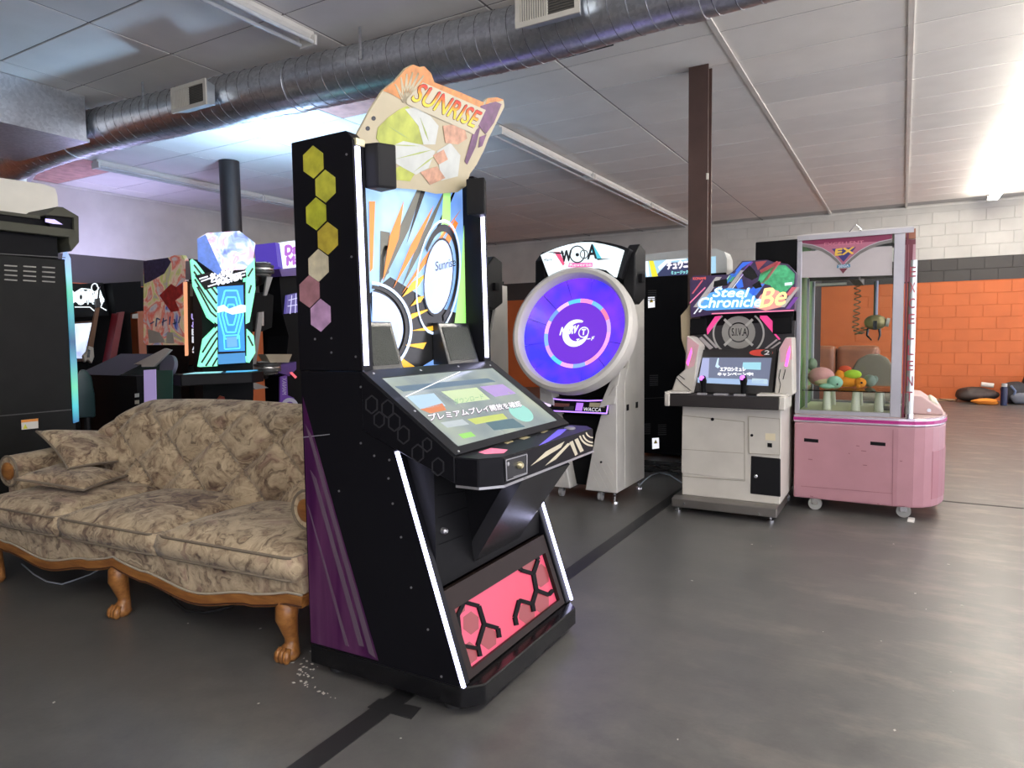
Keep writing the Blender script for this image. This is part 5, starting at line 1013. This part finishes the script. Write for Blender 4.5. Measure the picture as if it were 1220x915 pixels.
# throw pillows, corners found from where they lie on the seat and the arm
def pillow(c, label, thick=.055):
    mb = MB().quad_pillow(c, 18, thick); ctr = sum((Vector(p) for p in c), Vector())/4; ctr.z = min(p[2] for p in c)
    r = thing('throw_pillow', label, 'pillow', ctr, group='floral throw pillows on the sofa')
    ob('pillow_body', mb, TAP, r, smooth=True); ob('piping', MB().tube(mb.edge, .006, 6), PIPE, r, smooth=True)
pillow([(-3.85, 1.68, .545), (-4.02, 1.98, .55), (-3.634, 2.125, .50), (-3.475, 1.812, .50)], 'floral throw pillow lying flat underneath the other on the sofa', .045)
pillow([(-4.09, 1.905, .745), (-4.08, 2.29, .68), (-3.745, 2.25, .555), (-3.725, 1.87, .575)], 'floral throw pillow leaning on top of the other by the sofa arm', .055)
single('pale_cable', MB().tube([PX(*q, ('Z', .006)) for q in ((26,672),(40,684),(56,693),(74,696),(92,690),(108,684),(122,676))], .004, 6), M('cable_pale', (.35, .38, .42), .5), 'thin pale cable lying on the floor under the sofa', 'cable')
single('power_cord', MB().tube([PX(*q, ('Z', .008)) for q in ((204,702),(203,712),(222,728),(244,730),(272,724),(290,716))], .006, 6), MATS['rubber_black'], 'black power cord lying under the sofa beside its middle leg', 'cord')
pf = MB()
for k in range(70):
    if k < 28: x, y = random.gauss(362, 7), random.gauss(797, 9)
    elif k < 40: t = random.random(); x, y = 365+38*t+random.uniform(-2, 2), 812+24*t+random.uniform(-2, 2)
    else: x, y = random.uniform(60, 1180), random.uniform(640, 900)
    if 368 < x < 690 and y < 860 and k >= 40: continue
    c = PX(x, y, ('Z', .0015)); s1 = random.uniform(.0015, .005); a = random.uniform(0, 6.28)
    q = [(c.x+s1*cos(a+t)*(1.6 if i % 2 else 1), c.y+s1*sin(a+t)*(1.6 if i % 2 else 1)) for i, t in enumerate((0, 1.5, 3.1, 4.6))]
    pf.prism(q, 'Z', .0002, .0016)
po = ob('paint_flakes', pf, M('flake_white', (.55, .53, .48), .7)); tag(po, 'tiny white paint flakes scattered over the grey floor', 'debris'); po['kind'] = 'stuff'
# ================================================================ black cabinet back at the left edge (its back faces +X)
fl = thing('large_black_cabinet', 'large black cabinet back with vents and white header at the left edge', 'arcade machine', (-5.2, 1.8, 0))
DKP_ = M('panel_black', (.011, .011, .010), .5, var=.15, spec=.14); OLR = M('rim_olive', (.07, .07, .05), .5, spec=.2)
XP = ('X', -4.7)
ob('rear_panel', MB().box(-5.55, -4.7, 1.1, 2.43, .02, 1.76), DKP_, fl, bevel=.008, seg=1)
ob('upper_recess', MB().box(-5.5, -4.74, 1.1, 2.40, 1.761, 2.0), MATS['matt_black'], fl)
ob('roof_rim', MB().box(-5.5, -4.68, 1.1, 2.50, 1.90, 1.955), OLR, fl, bevel=.004, seg=1); ob('roof_rim', MB().box(-5.5, -4.72, 1.1, 2.30, 2.0, 2.02), OLR, fl)
ob('corner_bracket', MB().px([(53,256),(66,246.5),(73,247),(92,258),(92.5,289),(83,300),(80,289),(80,276),(86,275),(86,260),(70,258),(54,257)], XP, .35, .02), OLR, fl, bevel=.004, seg=1)
ob('corner_fill', MB().px([(54,257),(66,247),(73,247),(87,256),(87,274),(60,270)], XP, .10, .0), MATS['matt_black'], fl)
ob('header', MB().px([(-40,206),(52,219),(66,224),(69,233),(70,250),(54,252),(52,261),(-40,248)], ('X', -5.18), .12), M('header_ivory', (.62, .59, .50), .4, emit=(.8, .76, .65), es=.10), fl, bevel=.004, seg=1)
art('header_light', [[(51,261),(62,262),(72,268),(60,267),(51,265)]], XP, E('lite_violet', (.55, .45, 1.), 1.2), fl, .03)
for i, x in enumerate((5, 27.5, 50)):
    for k in range(4):
        y = 315.5+k*5.6+i*1.0; ob('vent_slot', MB().px([(x, y), (x+15, y+1.0), (x+15, y+2.4), (x, y+1.4)], XP, .006, .006), M('slot_edge', (.30, .29, .25), .4), fl)
s_ = MB(); line_px(s_, [(-5,496),(85,488)], 1., XP, .002); line_px(s_, [(-5,302),(78,307)], 1., XP, .002); ob('panel_seam', s_, M('seam_line', (.06, .06, .055), .4), fl)
wl_ = ob('warning_label', MB().px([(25,500.5),(45,498.5),(45.5,510),(25.5,512)], XP, .001, .003), M('label_paper', (.70, .68, .60), .5), fl); art('warning_band', [[(25,500.5),(45,498.5),(45,501.5),(25,503.5)]], XP, M('warn_orange', (.80, .30, .05), .5), wl_, .005); art('warning_mark', [[(29.5,505),(32.5,510.5),(27,511)]], XP, M('warn_lime', (.65, .65, .05), .5), wl_, .005)
m, nt, nd, b, L = nodes('led_gradient'); ge = nd('NewGeometry'); sx = nd('SeparateXYZ'); L(ge.outputs['Position'], sx.inputs[0]); mr = nd('MapRange'); mr.inputs['From Min'].default_value = .70; mr.inputs['From Max'].default_value = 1.76; L(sx.outputs['Z'], mr.inputs['Value'])
r = ramp(nt, [(0, (.02, .12, .30)), (.10, (.06, .50, .55)), (.22, (.14, .62, .36)), (.38, (.08, .30, .42)), (.50, (.03, .09, .20)), (.66, (.06, .35, .40)), (.80, (.10, .55, .35)), (.90, (.28, .62, .72)), (1, (.32, .45, .85))]); L(mr.outputs['Result'], r.inputs['Fac']); L(r.outputs['Color'], b.inputs['Emission Color']); b.inputs['Emission Strength'].default_value = 1.; b.inputs['Base Color'].default_value = (.05, .08, .1, 1)
ob('led_side', MB().px([(79,300),(83,308),(85,340),(91,440),(93,502),(87,504),(84,440),(79,340),(77,312)], XP, .05, .012), MATS['led_gradient'], fl)
# ================================================================ cyan hexagon cabinet (faces +X)
sv = thing('cyan_lit_cabinet', 'cabinet with blue hexagon screen and mint green striped wings behind the sofa', 'arcade machine', (-5.0, 3.65, 0))
SX_ = ((-4.75, 3.67, 0), (.89, -.456, 0)); SXB = ((-4.83, 3.71, 0), (.89, -.456, 0))
ob('body', MB().px([(240,335),(300,328),(302,470),(300,520),(245,520),(242,470)], SXB, .45), MATS['matt_black'], sv)
pb = [PX(x, 500, SXB) for x in (243, 300)]; pn = Vector((-.89, .456, 0))*.45
ob('pedestal', MB().prism([(p.x, p.y) for p in (pb[0], pb[1], pb[1]+pn, pb[0]+pn)], 'Z', 0, .70), MATS['matt_black'], sv)
def fl_(f, l, z): return (-4.75+.89*f+.456*l, 3.67-.456*f+.89*l, z)
dkp = [(.03, -.28), (.03, .24), (.25, .20), (.40, .08), (.40, -.42), (.30, -.46)]
ob('control_desk', MB().loft([fl_(f, l, .975) for f, l in dkp], [fl_(f, l, .89) for f, l in dkp]), BLK, sv, bevel=.006, seg=1)
for nm, c, pts in (('desk_aqua', (.25, .55, .62), [(.10, -.28), (.36, -.40), (.36, -.14), (.12, -.08)]), ('desk_blue', (.08, .40, .72), [(.10, -.05), (.34, -.10), (.34, .05), (.20, .17), (.10, .18)])):
    ob('desk_glow', MB().loft([fl_(f, l, .978) for f, l in pts], [fl_(f, l, .976) for f, l in pts]), E(nm, c, .9), sv)
m, nt, nd, b, L = nodes('marquee_pastel'); tc = nd('TexCoord'); n = nd('TexNoise', Scale=7., Detail=3, Distortion=1.2); L(tc.outputs['Object'], n.inputs['Vector']); r = ramp(nt, [(.28, (.10, .16, .60)), (.40, (.35, .50, .90)), (.50, (.85, .82, .95)), (.58, (.90, .40, .75)), (.68, (.65, .75, .95))]); L(n.outputs['Fac'], r.inputs['Fac']); L(r.outputs['Color'], b.inputs['Emission Color']); b.inputs['Emission Strength'].default_value = 1.15; b.inputs['Base Color'].default_value = (.1, .1, .1, 1)
mk = ob('marquee', MB().px([(236,284),(245,279),(283,276.5),(302,291),(299,312),(289,322),(262,323),(248,306),(237,297)], SX_, .10, .07), MATS['marquee_pastel'], sv)
art('marquee_facet', [[(233,286),(243,281),(262,323),(258,329),(234,312)]], SX_, M('facet_blue', (.04, .08, .30), .3, emit=(.08, .2, .65), es=.7, var=.5, vs=30), mk, .075)
MTG = E('mint_green', (.16, .66, .38), 1.7)
def wing(pts, stripes):
    w = ob('wing', MB().px(pts, SX_, .12, .04), MTG, sv); sb = MB()
    for l in stripes: line_px(sb, l, 2.2, SX_, .043)
    ob('wing_stripe', sb, INK, w)
wing([(228,309),(233,313),(258,346),(258,386),(248,378),(231,340)], [[(230,316),(258,352)], [(230,324),(257,362)], [(231,333),(245,356),(257,372)], [(234,342),(250,372),(257,378)]])
wing([(292,326),(302,308),(303,345),(296,384),(292,386)], [[(294,330),(300,320)], [(295,350),(298,340)]])
wing([(237,437),(243,404),(258,389),(258,436)], [[(239,432),(258,402)], [(244,436),(258,414)], [(240,420),(250,404),(258,394)], [(252,436),(258,426)]])
wing([(293,392),(301,400),(303,420),(296,432),(293,425)], [[(294,400),(300,412)]])
lg = ob('logo_panel', MB().px([(231,329),(289,315),(292,331),(243,346)], SX_, .03, .06), BLK, sv); GW = E('logo_glow_white', (.85, .88, 1.), 1.2); zg = MB()
for l in ([(238,336),(252,331),(250,337),(262,333)], [(246,342),(268,335),(290,328)], [(262,326),(288,319)], [(268,330),(291,324)], [(236,333),(246,330)]): line_px(zg, l, 1.6, SX_, .065)
ob('logo_zigzag', zg, GW, lg); text_px('SOUND', (250,334), (275,327), (249,327.5), SX_, GW, lg, .068, bold=.006); text_px('VOLTEX', (256,341), (286,333), (255,334), SX_, GW, lg, .068, bold=.006)
sn = ob('screen', MB().px([(254,339),(292,336),(294,424),(257,427)], SX_, .03, .02), BLK, sv); sn2 = ob('screen_image', MB().px([(258,342),(289,340),(291,418),(260,419)], SX_, .002, .022), E('scr_blue', (.02, .22, .75), 1.3), sn)
sh_ = MB()
for rx, ry in ((14.5, 33), (10.5, 24), (6.5, 14)): line_px(sh_, [(274.5+rx*cos(radians(60*i)), 375+ry*sin(radians(60*i))) for i in range(7)], 2.0, SX_, .025)
line_px(sh_, [(266,400),(284,399),(285,415),(267,416),(266,400)], 1.5, SX_, .025); ob('hexagon_graphic', sh_, E('scr_cyan', (.10, .70, .92), 1.2), sn2)
art('logo_bar', [[(257,366),(266,363),(272,368),(286,363),(293,364),(292,372),(276,375),(266,371),(258,373)]], SX_, E('scr_ice', (.70, .85, .98), 1.1), sn2, .027); art('character_card', [[(269,402),(281,401),(282,413),(270,414)]], SX_, E('scr_card', (.12, .35, .85), 1.1), sn2, .027)
ob('lower_display', MB().px([(258,422),(291,420),(292,432),(260,434)], SX_, .02, .03), E('scr_deep', (.05, .25, .55), .9), sv)
ob('emblem', MB().lathe(PX(263, 476, SXB), [(.035, 0), (.03, .02)], 6, (1, 0, 0)), M('emblem_red', (.35, .06, .03), .4), sv)
# ================================================================ panel machine with printed side
pm = thing('printed_panel_cabinet', 'cabinet with colourful printed side panel and vertical lettering strip', 'arcade machine', (-6.06, 4.25, 0))
YP = ('Y', 3.95)
ob('body', MB().box(-6.36, -5.76, 3.99, 4.5, 0, 1.98), MATS['matt_black'], pm)
m, nt, nd, b, L = nodes('poster_print'); tc = nd('TexCoord'); n = nd('TexNoise', Scale=4.2, Detail=5, Distortion=.7); L(tc.outputs['Object'], n.inputs['Vector']); r = ramp(nt, [(.26, (.03, .03, .10)), (.36, (.06, .09, .38)), (.43, (.45, .42, .42)), (.49, (.55, .10, .07)), (.54, (.60, .45, .36)), (.60, (.42, .44, .12)), (.68, (.30, .18, .40)), (.78, (.58, .55, .50))]); L(n.outputs['Fac'], r.inputs['Fac']); L(r.outputs['Color'], b.inputs['Base Color']); b.inputs['Roughness'].default_value = .35; L(r.outputs['Color'], b.inputs['Emission Color']); b.inputs['Emission Strength'].default_value = .25
pp = ob('printed_panel', MB().px([(171,311),(200,307),(208,304),(217,304),(220,309),(220,411),(174,411),(171,407)], YP, .04), MATS['poster_print'], pm)
art('night_patch', [[(171,311),(200,307),(204,312),(196,326),(180,335),(172,338)]], YP, M('poster_night', (.035, .03, .10), .4, var=.5, vs=30), pp, .002); art('red_patch', [[(190,352),(204,338),(210,342),(218,336),(218,350),(209,358),(214,370),(204,372),(197,362)]], YP, M('poster_red', (.50, .03, .03), .4, var=.3, vs=20), pp, .002); art('cream_patch', [[(176,392),(190,396),(198,408),(178,409)], [(199,396),(206,396),(208,409),(198,409)]], YP, M('poster_cream', (.60, .58, .50), .4), pp, .002)
lines('title_stroke', ([(179,386),(184,383)], [(186,389),(187,379),(191,381)], [(194,388),(195,379)], [(193,384),(199,381)], [(202,387),(203,377)], [(206,386),(211,384)], [(208,380),(209,387)], [(213,385),(215,377)]), 1.5, YP, .003, M('poster_ink', (.10, .16, .34), .4), pp)
ob('lit_edge', MB().px([(219,336),(222,336),(223,420),(221,424)], YP, .03, .006), E('edge_amber', (.85, .38, .20), .9), pm); ob('front_strip', MB().px([(222,335),(236,337),(237,432),(225,436)], ('Y', 3.96), .08), BLK, pm); ob('clear_tab', MB().px([(221,311),(232,311),(232,333),(221,333)], ('Y', 3.955), .01), M('tab_grey', (.30, .26, .28), .3), pm)
LT = E('strip_violet', (.45, .36, .80), .8)
for i, ch in enumerate('  U&BEAT'):
    if ch != ' ': text_px(ch, (228+.25*i, 363+i*9), (235+.2*i, 363.5+i*9), (228+.25*i, 356+i*9), ('Y', 3.96), LT if i < 4 else E('strip_white', (.7, .72, .8), .8), pm, .004, bold=.003)
ob('strip_plate', MB().px([(227,338),(235,338.5),(235,353),(227,353)], ('Y', 3.96), .004, .004), M('plate_olive', (.26, .26, .20), .4), pm)
# low deck cabinet with a sloping white sheet
ld = thing('low_deck_cabinet', 'low black deck cabinet with lilac front panel behind the sofa arm', 'arcade machine', (-5.4, 3.3, 0))
ob('body', MB().box(-5.78, -4.98, 3.02, 3.38, 0, .965), MATS['matt_black'], ld); ob('sloping_top', MB().prism([(3.02, .966), (3.38, .966), (3.38, 1.12)], 'X', -5.78, -5.2), BLK, ld)
LY = ('Y', 3.02)
ob('lilac_panel', MB().px([(172,441),(186,440),(187,498),(173,498)], LY, .006, .006), M('panel_lilac', (.42, .33, .60), .4, emit=(.45, .35, .7), es=.35), ld); ob('green_panel', MB().px([(187,441),(206,441),(206,498),(188,498)], LY, .004, .004), M('panel_teal', (.03, .10, .08), .3), ld)
for y, c in ((469,(.7,.7,.7)),(477,(.6,.55,.45)),(485,(.6,.6,.6))): ob('small_label', MB().px([(161,y),(166,y-.5),(166,y+4),(161,y+4.5)], LY, .002, .003), M('tag_%d' % y, c, .5), ld)
ob('instruction_sheet', MB().loft([PX(x, y, ('Y', 3.2)) for x, y in ((153,437),(183,437),(203,417),(196,415))], [PX(x, y, ('Y', 3.2))+Vector((0, .02, .0)) for x, y in ((153,437),(183,437),(203,417),(196,415))]), M('sheet_white', (.50, .46, .42), .4), ld)
for x in (203,): ob('round_knob', MB().lathe(PX(x, 437, ('Y', 3.25)), [(.09, 0), (.09, .03)], 24, (0, -1, .25)), M('knob_slate', (.10, .10, .14), .4), ld, smooth='auto')
# ================================================================ guitar game cabinet by the left wall
gt = thing('guitar_game_cabinet', 'guitar game cabinet with white neon logo near the left wall', 'arcade machine', (-9.3, 4.75, 0))
GX = ('X', -8.9)
ob('body', MB().box(-9.7, -8.95, 4.1, 5.9, 0, 1.95), MATS['matt_black'], gt); mq_ = ob('marquee', MB().px([(60,340),(120,337),(129,376),(60,380)], GX, .08, .05), BLK, gt)
NG = E('neon_ivory', (.80, .90, .95), 1.3); text_px('GITADORA', (38,364), (119,360), (38,349), GX, NG, mq_, .056, bold=.025); nl = MB()
for l in ([(86,349),(94,344),(104,345)], ell(110,343,4,5,n=12), [(112,340),(116,345),(117,352)], [(86,366),(104,366),(110,371)], [(118,352),(121,357),(117,366),(124,370)]): line_px(nl, l, 1.1, GX, .056)
ob('neon_flourish', nl, NG, mq_)
si = ob('screen', MB().px([(84,384),(112,382),(108,430),(84,431)], GX, .04, .04), M('screen_rim', (.10, .05, .03), .5), gt); 
m, nt, nd, b, L = nodes('pale_screen'); tc = nd('TexCoord'); n = nd('TexNoise', Scale=4., Detail=3, Distortion=1.5); L(tc.outputs['Object'], n.inputs['Vector']); r = ramp(nt, [(.35, (.28, .34, .80)), (.5, (.60, .72, .90)), (.65, (.80, .85, .95))]); L(n.outputs['Fac'], r.inputs['Fac']); L(r.outputs['Color'], b.inputs['Emission Color']); b.inputs['Emission Strength'].default_value = .9
ob('screen_image', MB().px([(85,386),(110,384.5),(106,427),(86,427)], GX, .002, .042), MATS['pale_screen'], si)
ob('red_pillar', MB().px([(128,373),(135,372),(120,456),(112,456)], GX, .15, .25), M('pillar_red', (.22, .012, .018), .4), gt); ob('orange_pillar', MB().px([(150,372),(159,371),(162,430),(153,432)], GX, .15, .25), M('pillar_rust', (.42, .10, .03), .4), gt); ob('pillar_cover', MB().px([(122,338),(157,336),(158,372),(128,375)], GX, .2, .2), MATS['matt_black'], gt); ob('note_paper', MB().px([(143,375),(150,374),(150,380),(143,380)], GX, .01, .27), M('note_cream', (.5, .46, .38), .5), gt)
ob('added_glow_plate', MB().box(-9.6, -9.1, 5.2, 5.8, 1.951, 1.958), E('added_glow_lilac', (.56, .53, 1.0), 21), gt)  # glowing plate added out of view to throw lilac light on wall and ceiling
gg = thing('guitar_controller', 'toy guitar controller with brown neck hanging before the neon cabinet', 'guitar', PX(108, 430, ('X', -8.6))); GZ = ('X', -8.6)
ob('neck', MB().px([(115,366),(119,366),(111,414),(105,413)], GZ, .03), M('neck_brown', (.20, .08, .03), .5), gg); ob('guitar_body', MB().px([(105,412),(111,414),(112,425),(109,433),(104,428),(101,432),(99,424),(104,418)], GZ, .05, .01), M('guitar_white', (.55, .48, .38), .35), gg, bevel=.006, seg=1); ob('pickguard', MB().px([(104,416),(107,417),(106,426),(103,426)], GZ, .004, .014), INK, gg); ob('headstock', MB().px([(114,356),(119,355),(120,366),(114,367)], GZ, .03), INK, gg); ob('hanging_cord', MB().tube([PX(117, 356, GZ), PX(118, 346, GZ), PX(117, 341, GX)+Vector((.06, 0, 0))], .01, 6), INK, gg)
st_ = thing('teal_seat', 'dark teal rounded seat back beside the left black cabinet', 'seat', (-5.6, 2.95, 0)); TL = M('seat_teal', (.02, .05, .055), .4)
sp_ = [(-5.62, 2.66+.0), ]
ob('backrest', MB().loft([PX(x, y, ('X', -5.35)) for x, y in ((92,498),(92,446),(96,440),(103,441),(109,449),(113,470),(114,497))], [PX(x, y, ('X', -5.43)) for x, y in ((92,498),(92,446),(96,440),(103,441),(109,449),(113,470),(114,497))]), TL, st_, bevel=.015, seg=2, smooth='auto')
q = PX(103, 497, ('X', -5.39)); ob('seat_post', MB().tube([(q.x, q.y, 0), (q.x, q.y, q.z+.02)], .03, 10), BLK, st_); ob('seat_pad', MB().box(q.x-.32, q.x-.05, q.y-.13, q.y+.13, .44, .50), TL, st_, bevel=.02)
# ================================================================ dance cabinet partly hidden behind the sunrise cabinet
dm = thing('dance_game_cabinet', 'dance game cabinet with purple marquee and silver ringed sensors', 'arcade machine', (-5.5, 4.9, 0))
DX = ('X', -5.3); VIO = M('cabinet_violet', (.10, .05, .25), .4)
ob('post', MB().px([(332,318),(358,316),(358,480),(345,520),(340,440),(344,400),(336,372)], DX, .3), MATS['matt_black'], dm); ob('foot_plate', MB().box(-5.9, -5.15, 4.58, 5.4, 0, .12), MATS['matt_black'], dm); ob('column', MB().box(-5.75, -5.45, 4.85, 5.2, .12, 2.08), MATS['matt_black'], dm)
ob('added_glow_plate', MB().box(-5.74, -5.46, 4.86, 5.19, 2.081, 2.088), E('added_glow_cyan', (.42, .66, 1.0), 210), dm)  # unseen plate added to throw cyan light on the duct and ceiling
mm_ = ob('marquee', MB().px([(324,291),(356,286),(356,318),(328,321)], DX, .25, .1), E('marq_lilac', (.80, .85, .98), 1.05), dm); ob('marquee_side', MB().px([(319,290),(324,291),(328,321),(322,318)], DX, .3, .105), E('marq_violet', (.10, .06, .5), .7), dm); ob('marquee_base', MB().px([(325,321),(358,318),(358,328),(328,330)], DX, .25, .09), VIO, dm)
text_px('Dance', (331,305), (362,300), (331,294), DX, E('dance_ink', (.38, .10, .55), .9), mm_, .104, bold=.01); text_px('Maniax', (333,317), (370,312), (333,307), DX, MATS['dance_ink'], mm_, .104, bold=.01)
ob('side_screen', MB().px([(339,352),(352,349),(352,372),(337,374)], DX, .03, .04), E('ds_blue', (.10, .08, .30), .8), dm); gl_ = MB()
for l in ([(340,358),(352,355)], [(339,365),(352,363)], [(344,352),(342,374)], [(349,350),(348,373)]): line_px(gl_, l, .8, DX, .044)
ob('screen_grid', gl_, E('ds_white', (.6, .6, .9), 1.), dm)
SIL = M('ring_silver', (.50, .48, .45), .25, .7); DRK = M('ring_dark', (.05, .05, .05), .4)
for cx, cy, rr in ((312,322,13.5),(318,439,16)):
    c = PX(cx, cy, ('X', -5.15)); k = rr/811*6.4
    for i in range(5): ob('sensor_disc', MB().lathe(c+Vector((0, 0, -.055+.026*i)), [(k*(.72 if i in (0, 4) else 1), 0), (k*(.80 if i in (0, 4) else 1.02), .012), (k*(.72 if i in (0, 4) else 1), .022)], 22), SIL if i % 2 == 0 else DRK, dm, smooth='auto')
    ob('sensor_arm', MB().tube([c+Vector((0, 0, -.03)), c+Vector((-.2, .15, -.08)), c+Vector((-.45, .25, -.1))], .035, 8), DRK, dm)
ob('acrylic_arm', MB().px([(318,330),(325,330),(318,352),(315,352)], ('X', -5.18), .02), M('arm_grey', (.30, .29, .28), .3), dm); ob('acrylic_arm', MB().px([(308,372),(314,372),(302,455),(320,462),(304,464),(298,458)], ('X', -5.18), .02), MATS['arm_grey'], dm)
ob('black_unit', MB().px([(300,352),(316,348),(326,352),(324,390),(312,395),(300,392)], ('X', -5.28), .2), MATS['matt_black'], dm); ob('unit_strip', MB().px([(311,372),(314,371),(314,388),(311,388)], ('X', -5.28), .004, .004), SIL, dm); ob('violet_block', MB().px([(332,434),(353,431),(353,440),(345,448),(332,444)], ('X', -5.1), .2), VIO, dm); ob('red_light', MB().px([(345,444),(348,443),(354,449),(352,451)], ('X', -5.08), .004), E('red_glow', (.7, .12, .15), 1.), dm)
ob('violet_side', MB().px([(334,449),(342,447),(343,471),(350,474),(355,482),(355,500),(334,500)], ('X', -5.12), .02), M('side_violet', (.16, .06, .40), .4), dm); text_px('MANIAX', (336,470), (336,450), (341,470), ('X', -5.12), M('side_white', (.6, .58, .7), .4), dm, .003); rr2 = MB(); ring_px(rr2, 345, 484, 10, 10, .55, ('X', -5.12), .003, 180, 360); ob('side_ring', rr2, MATS['side_white'], dm)
ob('paper_tray', MB().px([(316,422),(348,422),(344,432),(322,432)], ('X', -5.05), .1), M('tray_tan', (.36, .30, .22), .5), dm)
